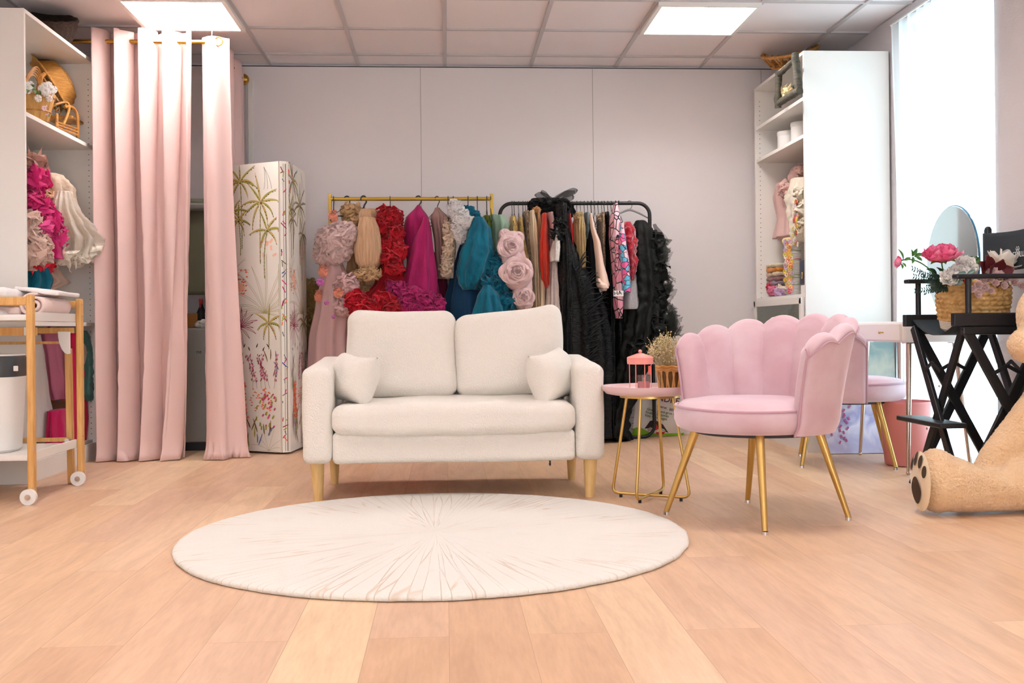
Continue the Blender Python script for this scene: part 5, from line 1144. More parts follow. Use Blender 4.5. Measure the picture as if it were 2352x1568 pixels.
for k in range(6):
    lat.tube([cx(100+10*k, 178+7*k, -2.27), cx(134+8*k, 232+5*k, -2.20)], .0045, 6); lat.tube([cx(96+8*k, 232+6*k, -2.22), cx(124+8*k, 176+9*k, -2.27)], .0045, 6)
lat.build('lattice_back', rattan, dc)
rt(bez(cx(88, 226, -2.2), cx(84, 150, -2.28), cx(132, 172, -2.28))+bez(cx(132, 172, -2.28), cx(168, 196, -2.26), cx(166, 236, -2.2)), .012, 'back_frame')
MB().rbox(tuple(cx(148, 276, -2.22)), (.16, .19, .02), .009).build('seat', rattan, dc, weld=True)
# slatted basket with flowers
woodl = M('light_slat_wood', (206, 160, 92), .6, var=((184, 134, 66), 12, (5, 5, .6)))
sbk = thing('slatted_basket', 'small wooden slat basket at the near edge of the top compartment', 'basket', (-2.14, 5.5, T0))
p0 = cx(80, 262, -2.15)
mb = MB()
for k in range(12):
    a = 2*PI*k/12; n0 = V((math.cos(a), math.sin(a), 0)); mb.beam(V((p0.x, p0.y, T0+.004))+n0*.062, V((p0.x, p0.y, T0+.145))+n0*.098, .046, .005, up=n0)
mb.cyl((p0.x, p0.y, T0+.001), (p0.x, p0.y, T0+.01), .064)
mb.build('slats', woodl, sbk, smooth=False)
for z, r_ in ((.05, .079), (.125, .098)): MB().tube([(p0.x+r_*math.cos(a), p0.y+r_*math.sin(a), T0+z) for a in [2*PI*k/40 for k in range(40)]], .004, 6, closed=True).build('hoop', rattan, sbk)
for k in range(5):
    MB().tube(bez(V((p0.x-.02, p0.y-.10, T0+.13+.012*k)), V((p0.x+.01*k, p0.y, T0+.36+.01*k)), V((p0.x, p0.y+.11, T0+.13+.010*k))), .004, 6).build('handle_strand', rattan, sbk)
whp = M('white_petals', (244, 240, 236), .6, trans=.2); yel = M('yellow_green_leaf', (140, 160, 50), .6, trans=.2); grn = M('leaf_green', (70, 120, 52), .5, trans=.15)
rr = random.Random(21)
def leaf(mb, a, b, w_, m=0, curl=.15, n0=None):
    a, b = V(a), V(b); d = b-a; s_ = d.cross(n0 or V((.2, -1, .3))).normalized(); n_ = s_.cross(d).normalized(); L_ = d.length
    mb.grid(lambda u, v: a+d*u+s_*((v-.5)*w_*math.sin(PI*min(1, u*.96+.03))**.8)+n_*(curl*L_*math.sin(PI*u)+.25*w_*abs(2*v-1)), 8, 4, m=m)
cbl = thing('flower_sprig', 'cluster of white blossoms hanging over the rim of the slat basket', 'flowers', (-2.1, 5.7, T0+.15))
mb = MB(); tinyflowers(mb, [atx(106+rr.gauss(0, 8), 209+rr.gauss(0, 8), -2.08+rr.uniform(-.02, .02)) for _ in range(34)]+[atx(62+rr.gauss(0, 3), 200+rr.gauss(0, 3), -2.10) for _ in range(7)], .020, rr, 1, V((.75, -.66, 0))); mb.build('blossoms', whp, cbl, sharp=180)
mb = MB()
for a, b in (((72, 206), (84, 214)), ((70, 210), (62, 216)), ((100, 212), (90, 222)), ((120, 212), (128, 206)), ((76, 204), (70, 196)), ((104, 262), (112, 268)), ((88, 212), (82, 220))): leaf(mb, atx(*a, -2.09), atx(*b, -2.08), .02)
mb.build('leaves', grn, cbl, sharp=180)
mb = MB(); tinyflowers(mb, [atx(106+rr.gauss(0, 3), 250+rr.gauss(0, 7), -2.085) for _ in range(10)], .014, rr, 1, V((.75, -.66, 0)))
single('flower_sprig', mb, M('pale_lilac_petals', (236, 206, 214), .6, trans=.2), 'pale pink blossoms at the foot of the slat basket', 'flowers', atx(106, 262, -2.085), sharp=180)

# ------------------------------------------------------------ trolley with shelves
tr = thing('wooden_trolley', 'wooden trolley with white shelves and white castors, at the left edge', 'trolley', (-2.2, 5.0, 0))
PX1, PY1 = -1.83, 4.735; PX2, PY2 = -1.812, 5.30; zt1 = at(75, 676, PY1).z; zt2 = at(186, 686, PY2).z
LXT = -2.75
for (x, y, zt) in ((PX1, PY1, zt1), (PX2, PY2, zt2)):
    p_ = MB().rbox((x, y, (zt+.035)/2), (.027, .044, zt-.035), .008, n=2).build('post', oak, tr, weld=True)
    for z in (zt-.028, zt-.085, .24, .065): MB().ball((x+.0125, y-.005, z), (.003, .006, .006), 12, 8).build('screw', chrome, p_)
    w_ = MB().cyl((x-.002, y-.026, .035), (x-.002, y-.046, .035), .035, n=28)
    wheel = w_.build('castor', whitep, tr); MB().cyl((x-.002, y-.045, .035), (x-.002, y-.050, .035), .013, n=16).build('hub', chrome, wheel)
za = at(40, 692, PY1).z
MB().box(((PX1+LXT)/2, PY1, za+.002), (PX1-LXT, .018, .038)).build('top_rail', oak, tr, smooth=False, bevel=.003)
MB().box(((PX2+LXT)/2, PY2, za-.002), (PX2-LXT, .018, .038)).build('top_rail', oak, tr, smooth=False, bevel=.003)
zs = at(130, 727, 5.0).z
sh_ = MB(); sh_.box(((PX1+LXT)/2-.01, (PY1+PY2)/2, zs-.012), (PX1-LXT-.02, PY2-PY1+.02, .012)); sh_.box((PX1-.001, (PY1+PY2)/2, zs-.002), (.012, PY2-PY1-.03, .040)); sh_.box(((PX1+LXT)/2, PY1-.003, zs-.006), (PX1-LXT-.02, .012, .026))
sh_.build('upper_shelf', white, tr, smooth=False, bevel=.0015)
zl = at(60, 1052, PY1).z
sh_ = MB(); sh_.box(((PX1+LXT)/2-.01, (PY1+PY2)/2, zl), (PX1-LXT-.02, PY2-PY1+.02, .012)); sh_.box((PX1-.001, (PY1+PY2)/2, zl+.006), (.012, PY2-PY1-.03, .040)); sh_.box(((PX1+LXT)/2, PY1-.003, zl+.002), (PX1-LXT-.02, .012, .024))
sh_.build('lower_shelf', white, tr, smooth=False, bevel=.0015)
z = at(30, 761, PY1+.2).z; MB().box(((PX1-.05+LXT)/2, PY1+.2, z), (PX1-.05-LXT, .02, .038)).build('drawer_rail', oak, tr, smooth=False, bevel=.002)
q = at(62, 760, PY1+.18); MB().rbox(tuple(q), (.024, .02, .042), .006).build('stopper', whitep, tr, weld=True)
z = at(120, 759, PY2-.02).z; MB().box((PX2-.2, PY2-.02, z), (.36, .02, .028)).build('cross_rail', oak, tr, smooth=False, bevel=.002)
z = at(100, 787, PY2+.02).z; MB().box(((PX2+LXT)/2-.03, PY2+.02, z), (PX2-LXT-.06, .012, .013)).build('thin_rail', oak, tr, smooth=False, bevel=.002)
z = at(100, 1010, PY2+.02).z; MB().box(((PX2+LXT)/2-.03, PY2+.02, z), (PX2-LXT-.06, .014, .02)).build('thin_rail', oak, tr, smooth=False, bevel=.002)
q = at(158, 1010, PY2); MB().cyl((q.x, PY2-.0, q.z), (q.x, PY2-.03, q.z), .011).build('end_cap', chrome, tr)
a_, b_ = at(157, 800, PY2+.03), at(164, 1109, PY2+.03); MB().beam(a_, b_, .028, .035, up=(0, -1, 0)).build('folding_leg', oak, tr, smooth=False, bevel=.003)
q = at(147, 790, PY2-.05)
mb = MB(); pg_ = [(-.028, .062), (.030, .062), (.030, -.048), (.018, -.050), (.004, -.044), (-.010, -.026), (-.020, .0), (-.026, .03)]
vs_ = [V((q.x+a, q.y+d, q.z+b)) for d in (-.007, .007) for a, b in pg_]; n_ = len(pg_)
mb.add(vs_, [tuple(range(n_)), tuple(range(2*n_-1, n_-1, -1))]+[(i, (i+1) % n_, n_+(i+1) % n_, n_+i) for i in range(n_)]); mb.build('white_bracket', whitep, tr, smooth=False, bevel=.003)
# bin
bn = thing('nappy_bin', 'white bin with a charcoal band on the lower shelf of the trolley', 'bin', (0, 0, 0)); bn.location = (0, 0, 0)
q = at(50, 900, 4.98); bx_, by_ = q.x-.13, 4.98
bn.location = (bx_, by_, zl+.006); ORG[bn.name] = Matrix.Translation(V((bx_, by_, zl+.006)))
zz0 = zl+.007; zz1 = at(0, 818, 4.85).z
def bf(r_, z_, a):
    e = 3.2; return r_/((abs(math.cos(a))**e+abs(math.sin(a))**e)**(1/e))
MB().lathe([(0, zz0), (.10, zz0), (.112, zz0+.012), (.13, zz1-.095), (0, zz1-.095)], (bx_, by_, 0), 64, fn=bf).build('body', whitep, bn)
MB().lathe([(.1305, zz1-.096), (.1315, zz1-.09), (.1325, zz1-.015), (.128, zz1), (.12, zz1), (0, zz1)], (bx_, by_, 0), 64, fn=bf).build('lid', M('charcoal_plastic', (62, 68, 72), .4), bn)
MB().lathe([(.129, zz1), (.127, zz1+.008), (0, zz1+.006)], (bx_, by_, 0), 64, fn=bf).build('cap', whitep, bn)
q = at(36, 846, by_-.135); MB().rbox((q.x, by_-.134, q.z), (.020, .008, .024), .003).build('button', whitep, bn, weld=True)
# changing mat, pink towel, white cloth
cloth_w = M('white_towelling', (240, 236, 234), .95, sheen=.3, bump=(120, .5, .004)); cloth_p = M('pink_towelling', (242, 216, 210), .95, sheen=.3, bump=(120, .5, .004))
q = at(45, 672, 5.0); single('changing_mat', MB().rbox((q.x-.22, 5.0, q.z-.012), (.50, .42, .055), .024, fn=wob(.006, 8)).rbox((q.x-.23, 5.0, zs+.012), (.44, .38, .03), .014, fn=wob(.004, 9)), cloth_w, 'thick white folded mat on the trolley, at the left edge', 'mat', (q.x-.2, 5.0, zs), weld=True)
q = at(118, 690, 5.05)
def spiral(mb, c, r_, turns, dx, th, n=70):
    pts = [(r_*(1-.75*k/n)*math.cos(PI*.5+turns*2*PI*k/n)*1.15, r_*(1-.75*k/n)*math.sin(PI*.5+turns*2*PI*k/n)) for k in range(n+1)]
    mb.grid(lambda u, v: V(c)+V((pts[int(u*n)][0], -dx/2+dx*v+.005*noise.noise(V((u*9, v*4, 0))), pts[int(u*n)][1])), n, 8)
mb = MB(); spiral(mb, (q.x-.02, 5.05, zs+.052), .052, 2.2, .34, .01)
mb2 = mb; tw = mb2.build('pink_towel', cloth_p, org=(q.x, 5.05, zs), solid=.012, sharp=180); tag(tw, 'rolled pale pink towel on the upper shelf of the trolley', 'towel')
single('white_towel', MB().rbox((q.x-.03, 5.09, zs+.120), (.20, .30, .018), .008, rot=Matrix.Rotation(.12, 3, 'Y') @ Matrix.Rotation(0, 3, 'X'), fn=wob(.006, 9)), cloth_w, 'flat white towel lying over the rolled pink towel', 'towel', (q.x, 5.05, zs+.11), weld=True)
single('pink_towel', MB().rbox((q.x-.16, 5.02, zs+.028), (.16, .26, .04), .018, fn=wob(.008, 9)), cloth_p, 'flat fold of pink towel between the mat and the rolled towel', 'towel', (q.x-.16, 5.02, zs), weld=True)

# ------------------------------------------------------------ round side table
dusty = M('dusty_pink_enamel', (226, 190, 190), .35, spec=.5)
cxn = V((.886, 4.53, 0)); tz = at(1480, 893, 4.33).z
st_ = thing('side_table', 'small round pink tray table with a gold wire base, right of the sofa', 'side table', (cxn.x, cxn.y, 0))
MB().lathe([(0, tz-.036), (.16, tz-.036), (.19, tz-.030), (.206, tz-.012), (.209, tz+.004), (.206, tz+.004), (.200, tz-.008), (.186, tz-.018), (.16, tz-.022), (0, tz-.022)], (cxn.x, cxn.y, 0), 72).build('tray_top', dusty, st_)
MB().cyl((cxn.x, cxn.y, tz-.048), (cxn.x, cxn.y, tz-.036), .13).build('under_plate', gold, st_)
for (f0, f1) in (((.732, 4.618), (1.040, 4.439)), ((.800, 4.401), (.978, 4.687))):
    a, b = V((*f0, .018)), V((*f1, .018)); d = (b-a).normalized(); m = V((cxn.x, cxn.y, 0)); ta, tb = m-d*.105+V((0, 0, tz-.04)), m+d*.105+V((0, 0, tz-.04))
    pts = [ta, ta.lerp(a, .9)]+bez(ta.lerp(a, .93), a, a+d*.035, 6)+[a+d*.06, b-d*.06]+bez(b-d*.035, b, tb.lerp(b, .93), 6)+[tb.lerp(b, .9), tb]
    MB().tube(pts, .0065, 12).build('wire_leg', gold, st_)
    for p in (a+d*.04, b-d*.04): MB().cyl((p.x, p.y, 0), (p.x, p.y, .013), .007, n=12).build('foot', blackm, st_)
tt = tz-.021
lan = M('salmon_pink_metal', (240, 152, 142), .5)
q = at(1471, 880, 4.47); ln = thing('lantern', 'salmon pink wire lantern with a peaked lid on the round table', 'lantern', (q.x, 4.47, tt))
lx, ly = q.x, 4.47; lz = at(1471, 836, ly).z
for k in range(8):
    a = 2*PI*k/8+.2; MB().cyl((lx+.05*math.cos(a), ly+.05*math.sin(a), tt), (lx+.05*math.cos(a), ly+.05*math.sin(a), lz+.01), .0016, n=8).build('wire', lan, ln)
MB().tube([(lx+.05*math.cos(a), ly+.05*math.sin(a), tt+.003) for a in [2*PI*k/40 for k in range(40)]], .0022, 6, closed=True).build('base_ring', lan, ln)
MB().lathe([(.050, lz), (.056, lz+.001), (.0575, lz+.028), (.055, lz+.031), (.012, lz+.047), (0, lz+.048)], (lx, ly, 0), 40).build('lid', lan, ln)
MB().ball((lx, ly, lz+.055), .0085).build('knob', lan, ln)
jl = thing('candle_jar', 'glass jar holding a pink candle inside the salmon pink lantern', 'candle', (lx+.012, ly-.0, tt))
jx = at(1478, 880, ly).x; jh = at(1478, 861, ly).z-tt
MB().lathe([(0, .0), (.026, 0), (.028, .004), (.028, jh-.012), (.031, jh-.010), (.031, jh), (.029, jh), (.026, jh-.012), (.026, .004), (0, .004)], (jx, ly, tt), 36).build('jar', glassm('jar_glass', (246, 240, 240), .93), jl)
MB().cyl((jx, ly, tt+.005), (jx, ly, tt+.045), .0255, n=32).build('wax', M('pink_wax', (240, 176, 176), .5, trans=.2), jl)
MB().cyl((jx, ly, tt+.045), (jx, ly, tt+.054), .001, n=6).build('wick', blackm, jl)
hg = at(1494, 850, 4.42); tg = MB().box((hg.x, 4.44, hg.z), (.011, .004, .036)); tg.build('tag', M('coral_tag', (226, 96, 76), .6), ln, smooth=False)
# wicker pot with dried flowers
wk = M('golden_cane', (222, 176, 108), .5, var=((188, 130, 62), 18, (1, 1, 1)))
bx0 = at(1541, 880, 4.56); pt_ = thing('cane_basket', 'openwork cane basket on the round table', 'basket', (bx0.x, 4.56, tt)); bh = at(1541, 838, 4.56).z-tt
for k in range(26):
    a = 2*PI*k/26; b_ = a+.22*(1 if k % 2 else -1)
    MB().tube([(bx0.x+.050*math.cos(a), 4.56+.050*math.sin(a), tt+.004), (bx0.x+.058*math.cos((a+b_)/2), 4.56+.058*math.sin((a+b_)/2), tt+bh*.5), (bx0.x+.062*math.cos(b_), 4.56+.062*math.sin(b_), tt+bh-.012)], .0036, 6).build('cane', wk, pt_)
for z_, r_, w2 in ((.004, .050, .005), (bh-.016, .063, .006), (bh-.006, .064, .006), (bh-.024, .061, .004)):
    MB().tube([(bx0.x+r_*math.cos(a), 4.56+r_*math.sin(a), tt+z_+.003*math.sin(10*a)) for a in [2*PI*k/60 for k in range(60)]], w2, 6, closed=True).build('rim', wk, pt_)
MB().cyl((bx0.x, 4.56, tt+.002), (bx0.x, 4.56, tt+bh*.75), .042, .050, 24).build('lining', M('dark_lining', (120, 84, 44), .8), pt_)
gy_ = M('gypsophila', (240, 228, 196), .8, trans=.3); gs_ = M('dry_stem', (190, 168, 112), .8)
gp_ = thing('dried_flowers', 'cloud of dried cream gypsophila in the cane basket', 'dried flowers', (bx0.x, 4.56, tt+.04)); rr = random.Random(8); sm = MB(); bm_ = MB()
for k in range(150):
    a = rr.uniform(0, 2*PI); sp = rr.random()**.6*.95; top = V((bx0.x-.012+.104*sp*math.cos(a), 4.56+.095*sp*math.sin(a), tt+bh+.105-.05*sp*sp+rr.uniform(-.04, .045)))
    bot = V((bx0.x+.02*math.cos(a), 4.56+.02*math.sin(a), tt+.05)); mid = bot.lerp(top, .6)+V((0, 0, .01))
    sm.tube([bot, mid, top], .0007, 4, cap=False)
    for j in range(7):
        e = mid.lerp(top, rr.uniform(.3, 1))+V((rr.gauss(0, .010), rr.gauss(0, .010), rr.gauss(0, .011))); sm.tube([mid.lerp(top, .5), e], .0004, 3, cap=False); bm_.ball(e, rr.uniform(.0014, .0032), 6, 4)
for k in range(10):
    e = V((bx0.x-.075+rr.gauss(0, .012), 4.53+rr.gauss(0, .01), tt+bh+.06+rr.gauss(0, .014))); sm.tube([(bx0.x-.02, 4.55, tt+bh), e], .0006, 4, cap=False)
    for j in range(6): bm_.ball(e+V((rr.gauss(0, .006), rr.gauss(0, .006), rr.gauss(0, .006))), rr.uniform(.0018, .0035), 6, 4)
sm.build('stems', gs_, gp_); bm_.build('blooms', gy_, gp_)

# ------------------------------------------------------------ carrier bag behind the table
bgm = M('white_polythene', (228, 224, 218), .35, trans=.1, bump=(9, .5, .012)); lime_p = M('lime_print', (120, 178, 40), .4); dkg = M('dark_green_print', (26, 92, 30), .5); mar = M('maroon_print', (96, 14, 22), .5); brn = M('dark_brown_print', (44, 30, 28), .5); redp = M('red_print', (204, 52, 44), .5); greyp2 = M('grey_print', (176, 160, 156), .5)
cb = thing('carrier_bag', 'white plastic carrier bag with green printed lettering on the floor behind the table', 'bag', (1.42, 7.14, 0))
BYF = 7.12
outl = [(1003, 1440, 1572), (985, 1432, 1578), (960, 1440, 1580), (930, 1452, 1580), (905, 1464, 1572), (893, 1468, 1560)]
def bagsurf(u, v, sgn=-1):
    y = 1003+(893-1003)*v; i = min(4, int(v*5)); k = v*5-i; a, b = outl[i], outl[i+1]; xl = a[1]+(b[1]-a[1])*k; xr = a[2]+(b[2]-a[2])*k
    y += 10*(1-v)*(-1 if 0 else 0); p = at(xl+(xr-xl)*u, y, BYF); d = .05*math.sin(PI*u)**.6*(.35+.65*math.sin(PI*min(1, v*1.1+.12))**.7)
    p.y = BYF+.04+sgn*d+.006*noise.noise(V((u*7, v*6, 0))); p.z = max(.003, p.z); return p
mb = MB().grid(lambda u, v: bagsurf(u, v), 40, 30); mb.grid(lambda u, v: bagsurf(u, v, 1.2), 40, 30); mb.build('body', bgm, cb, sharp=180)
def onbag(px, py, off=.002):
    v = (1003-py)/110; i = min(4, int(v*5)); k = v*5-i; a, b = outl[i], outl[i+1]; xl = a[1]+(b[1]-a[1])*k; xr = a[2]+(b[2]-a[2])*k
    p = bagsurf(max(0, min(1, (px-xl)/(xr-xl))), v); p.y -= off; return p
mb = MB(); mb.grid(lambda u, v: onbag(1446+128*u, 1001-(6+14*math.exp(-((u-.16)/.16)**2))*v), 30, 4); mb.build('green_band', lime_p, cb)
def poly(pts, mt, nm, off=.003):
    c = V((sum(p[0] for p in pts)/len(pts), sum(p[1] for p in pts)/len(pts))); m_ = MB(); vs = [onbag(c.x, c.y, off)]+[onbag(*p, off) for p in pts]; n = len(pts)
    m_.add(vs, [(0, i+1, (i+1) % n+1) for i in range(n)]); m_.build(nm, mt, cb)
poly([(1486, 975), (1492, 966), (1502, 964), (1512, 968), (1522, 974), (1530, 986), (1536, 994), (1526, 990), (1514, 984), (1496, 982), (1480, 984)], brn, 'printed_figure', .003)
poly([(1500, 974), (1508, 974), (1513, 984), (1504, 988)], redp, 'printed_figure', .006); poly([(1486, 984), (1494, 980), (1497, 988), (1488, 990)], greyp2, 'printed_figure', .006); poly([(1506, 992), (1528, 991), (1524, 997), (1508, 998)], redp, 'printed_figure', .005)
def bagtext(t_, size, mt, px, py, slope, bold=True, xs=1):
    o0 = onbag(px, py, 0); o0.y = BYF-.022; d = V((1, 0, -slope)); textmesh(t_, size, mt, cb, frame4(o0, d, (slope, 0, 1)), bold=bold)
bagtext('ANDRE', .060, mar, 1494, 916, .20); bagtext('www. andrech', .034, mar, 1506, 934, .25, False)
bagtext('Gros - Demi-gros - Détail', .0245, dkg, 1484, 941, .20); bagtext('Fruits - Légumes', .0245, dkg, 1481, 948, .20); bagtext('Vins - Fromages', .0245, dkg, 1479, 955, .20)
for s_ in (0, 1):
    MB().tube(bez(onbag(1510-26*s_, 897), onbag(1500-26*s_, 897)+V((0, -.03*s_, .10)), onbag(1550-26*s_, 897)), .004, 6).build('handle', bgm, cb)

# ------------------------------------------------------------ painting on canvas leaning on the wardrobe
def paint_mat():
    m = M('painted_canvas', (200, 190, 214), .6); nt = m.node_tree; N = nt.nodes; L_ = nt.links; p = N['Principled BSDF']; tc = N.new('ShaderNodeTexCoord')
    sp = N.new('ShaderNodeSeparateXYZ'); L_.new(tc.outputs['Object'], sp.inputs[0]); nz = N.new('ShaderNodeTexNoise'); nz.inputs['Scale'].default_value = 7; nz.inputs['Detail'].default_value = 6; nz.inputs['Distortion'].default_value = 1.2; L_.new(tc.outputs['Object'], nz.inputs['Vector'])
    ad = N.new('ShaderNodeMath'); ad.operation = 'MULTIPLY_ADD'; L_.new(nz.outputs[0], ad.inputs[0]); ad.inputs[1].default_value = .34; L_.new(sp.outputs[2], ad.inputs[2])
    r = N.new('ShaderNodeValToRGB'); L_.new(ad.outputs[0], r.inputs[0]); e = r.color_ramp.elements; e[0].position = .12; e[0].color = (*lin((214, 212, 236)), 1); e[1].position = .95; e[1].color = (*lin((140, 160, 158)), 1)
    for pos, c in ((.22, (190, 186, 222)), (.30, (226, 220, 238)), (.38, (164, 160, 204)), (.46, (206, 196, 214)), (.55, (150, 166, 172)), (.68, (196, 196, 180)), (.8, (138, 162, 160))): x = e.new(pos); x.color = (*lin(c), 1)
    L_.new(r.outputs[0], p.inputs['Base Color']); return m
a_, b_ = at(1893, 1036, 6.03), at(2082, 1034, 6.00); pw = b_.x-a_.x; ph_ = .70
pn = thing('canvas_picture', 'tall canvas print of pale lilac drapery leaning on the right wardrobe under the desk', 'picture', ((a_.x+b_.x)/2, 5.99, 0))
rl = Matrix.Rotation(-.07, 3, 'X')
xr1 = min(b_.x, 2.64); MB().box(((a_.x+xr1)/2, 6.015, .352), (xr1-a_.x, .022, .70), rl).build('canvas', paint_mat(), pn, smooth=False)
mb = MB(); rr = random.Random(17)
for k in range(26):
    q = V((a_.x+.02+.10*rr.random()+.05*k/26, 0, .06+.30*k/26)); q.y = 6.001-.0+ (q.z-.35)*.07-.0; mb.ribbon([q, q+V((.014*rr.uniform(-1, 1), 0, .018))], .012, (0, -1, 0))
mb.build('painted_blossoms', M('berry_paint', (182, 90, 140), .6), pn, smooth=False)

# ------------------------------------------------------------ dressing table and mirror
wlac = M('white_lacquer', (240, 232, 228), .3)
DX0, DX1, DY0, DY1 = 2.285, 2.635, 5.085, 5.885; dzt = .770; dzb = .664
dk = thing('dressing_table', 'white dressing table with a small drawer and splayed metal legs by the window', 'dressing table', ((DX0+DX1)/2, (DY0+DY1)/2, 0))
MB().rbox(((DX0+DX1)/2, (DY0+DY1)/2, (dzt+dzb)/2), (DX1-DX0, DY1-DY0, dzt-dzb), .012, n=2).build('body', wlac, dk, weld=True)
dr = MB().rbox((DX0-.006, 5.485, .716), (.016, .74, .086), .004, n=2).build('drawer', wlac, dk, weld=True)
q = atx(2026, 762, DX0-.02); kn = MB().cyl((DX0-.012, q.y, .714), (DX0-.032, q.y, .714), .004, n=12); kn.ball((DX0-.034, q.y, .714), (.006, .013, .008)); kn.build('knob', gold, dr)
for (tx, ty, fx_, fy_) in ((DX0+.05, DY0+.06, DX0+.02, DY0+.02), (DX0+.10, DY1-.09, 2.389-.0, 5.921), (DX1-.06, DY0+.06, DX1-.015, DY0+.0), (DX1-.06, DY1-.09, DX1-.02, DY1+.0)):
    l = MB().cyl((tx, ty, dzb), (fx_, fy_, .014), .0165, .0085, 18).build('leg', silver, dk); MB().ball((fx_, fy_, .010), (.011, .011, .010)).build('foot', silver, l)
    MB().box((tx, ty, dzb-.003), (.055, .055, .006)).build('leg_plate', chrome, dk, smooth=False)
mirm = M('mirror_glass', (206, 222, 226), .06, metal=1)
mr = thing('round_mirror', 'round frameless mirror standing on the dressing table against the window', 'mirror', (2.59, 5.225, dzt))
mc = V((2.600, 5.225, 1.07)); MB().lathe([(0, -.004), (.288, -.004), (.290, 0), (.288, .004), (0, .004)], mc, 90, mat=Matrix.Rotation(.06, 3, 'X') @ Matrix.Rotation(-PI/2, 3, 'Y'), sy=.93).build('mirror', mirm, mr)
MB().tube([mc+V((.006, .27*math.cos(a), .29*math.sin(a))) for a in [2*PI*k/90 for k in range(90)]], .005, 8, closed=True).build('back_rim', M('blue_steel', (60, 110, 140), .3, metal=.6), mr)
MB().box((2.59, 5.225, dzt+.005), (.07, .20, .010)).build('stand', wlac, mr, smooth=False, bevel=.003)
MB().box((2.612, 5.225, dzt+.03), (.010, .06, .05)).build('bracket', wlac, mr, smooth=False)
# pink waste bin
pb = at(2120, 940, 5.55); wbn = thing('waste_bin', 'pink waste bin under the dressing table', 'bin', (2.43, 5.5, 0)); bxx, byy = 2.455, 5.47
MB().lathe([(0, .004), (.10, .004), (.105, .01), (.135, .33), (.139, .335), (.139, .345), (.133, .345), (.10, .02), (0, .02)], (bxx, byy, 0), 48).build('bin_body', M('salmon_plastic', (236, 152, 148), .5, trans=.15), wbn)

# ------------------------------------------------------------ tall director's chair
FXD, RXD, YN, YFR = 2.165, 2.57, 4.30, 4.77; sz_ = .80
dcb = M('black_beech', (16, 19, 25), .42, bump=(20, .2, .003, (1, 1, 8))); canv = M('black_canvas', (38, 46, 52), .9, bump=(260, .4, .002))
dch = thing('director_chair', 'tall black folding director chair in front of the window, holding the flower basket', 'chair', ((FXD+RXD)/2, (YN+YFR)/2, 0))
for y in (YN, YFR):
    MB().box(((FXD+RXD)/2, y, sz_-.028), (RXD-FXD+.05, .034, .056)).build('seat_rail', dcb, dch, smooth=False, bevel=.004)
    MB().box(((FXD+RXD)/2+.015, y, sz_-.075), (RXD-FXD, .028, .035)).build('lower_rail', dcb, dch, smooth=False, bevel=.006)
    ax_ = MB().box(((FXD+RXD)/2-.0, y, sz_+.155), (RXD-FXD+.03, .05, .020)).build('armrest', dcb, dch, smooth=False, bevel=.006)
    MB().cyl((FXD+.045, y, sz_), (FXD+.045, y, sz_+.147), .0125, n=16).build('arm_post', dcb, dch)
    MB().box((RXD-.02, y, sz_+.20), (.024, .032, .40)).build('back_post', dcb, dch, smooth=False, bevel=.004)
    MB().ball((RXD-.02, y, sz_+.40), (.014, .016, .012)).build('post_cap', dcb, dch)
MB().grid(lambda u, v: (FXD+.01+(RXD-FXD-.03)*u, YN+(YFR-YN)*v, sz_-.012-.082*math.sin(PI*v)**.8), 10, 24).build('seat_sling', canv, dch, solid=.003)
MB().grid(lambda u, v: (RXD-.036-.012*math.sin(PI*u)*0+.02*math.sin(PI*u), YN-.015+(YFR-YN+.03)*u, sz_+.205+.175*v-.010*math.sin(PI*u)), 24, 8).build('backrest', canv, dch, solid=.003)
bk = [c for c in dch.children if c.name.startswith('backrest')][0]; ORG[bk.name] = ORG[dch.name]
wink = M('white_print', (226, 228, 228), .6)
ty0 = atx(2331, 588, RXD-.03); textmesh('STYLU', .034, wink, bk, frame4((RXD-.0385, ty0.y+.004, ty0.z-.006), (0, -1, 0), (0, 0, 1)))
ec = atx(2341, 572, RXD-.03); em = MB(); ex = RXD-.0335
def EP(a, b): return V((ex-.004, ec.y-a, ec.z+b))
for pts in ([(-.014, .002), (-.007, .012), (0, .007), (.007, .012), (.014, .002)], [(-.014, .002), (-.008, -.010), (0, -.014), (.008, -.010), (.014, .002)], [(-.013, .0), (-.006, -.002), (-.003, .003), (0, -.003), (.004, .003), (.007, -.002), (.013, .0)], [(-.012, -.002), (-.005, -.006), (.005, -.006), (.012, -.002)]):
    em.tube([EP(*p) for p in pts], .0008, 5)
em.build('emblem', wink, bk)
def xleg(a, b, nm='leg', w_=.042, t_=.018, up=(1, 0, 0)):
    l = MB().beam(a, b, w_, t_, up=up).build(nm, dcb, dch, smooth=False, bevel=.003); return l
for x, s_ in ((FXD+.012, 0), (RXD-.03, 0)):
    up = (1, 0, 0)
    l1 = xleg((x, YFR-.02, sz_-.06), (x, YN-.005, .0), up=up); l2 = xleg((x+.021, YN+.02, sz_-.06), (x+.021, YFR+.005, .0), up=up)
    for t in (.35, .62):
        q = V((x-.011, YN+.02+(YFR-YN-.015)*t, (sz_-.06)*(1-t))); MB().ball(q, (.003, .006, .006), 10, 8).build('screw', chrome, l2)
    hy = (YN+YFR)/2; hz_ = .565
    MB().beam((x-.014, hy-.075, hz_-.02), (x-.014, hy, hz_+.02), .016, .005, up=(1, 0, 0)).build('hinge_bar', dcb, dch, smooth=False)
    MB().beam((x-.014, hy+.075, hz_-.02), (x-.014, hy, hz_+.02), .016, .005, up=(1, 0, 0)).build('hinge_bar', dcb, dch, smooth=False)
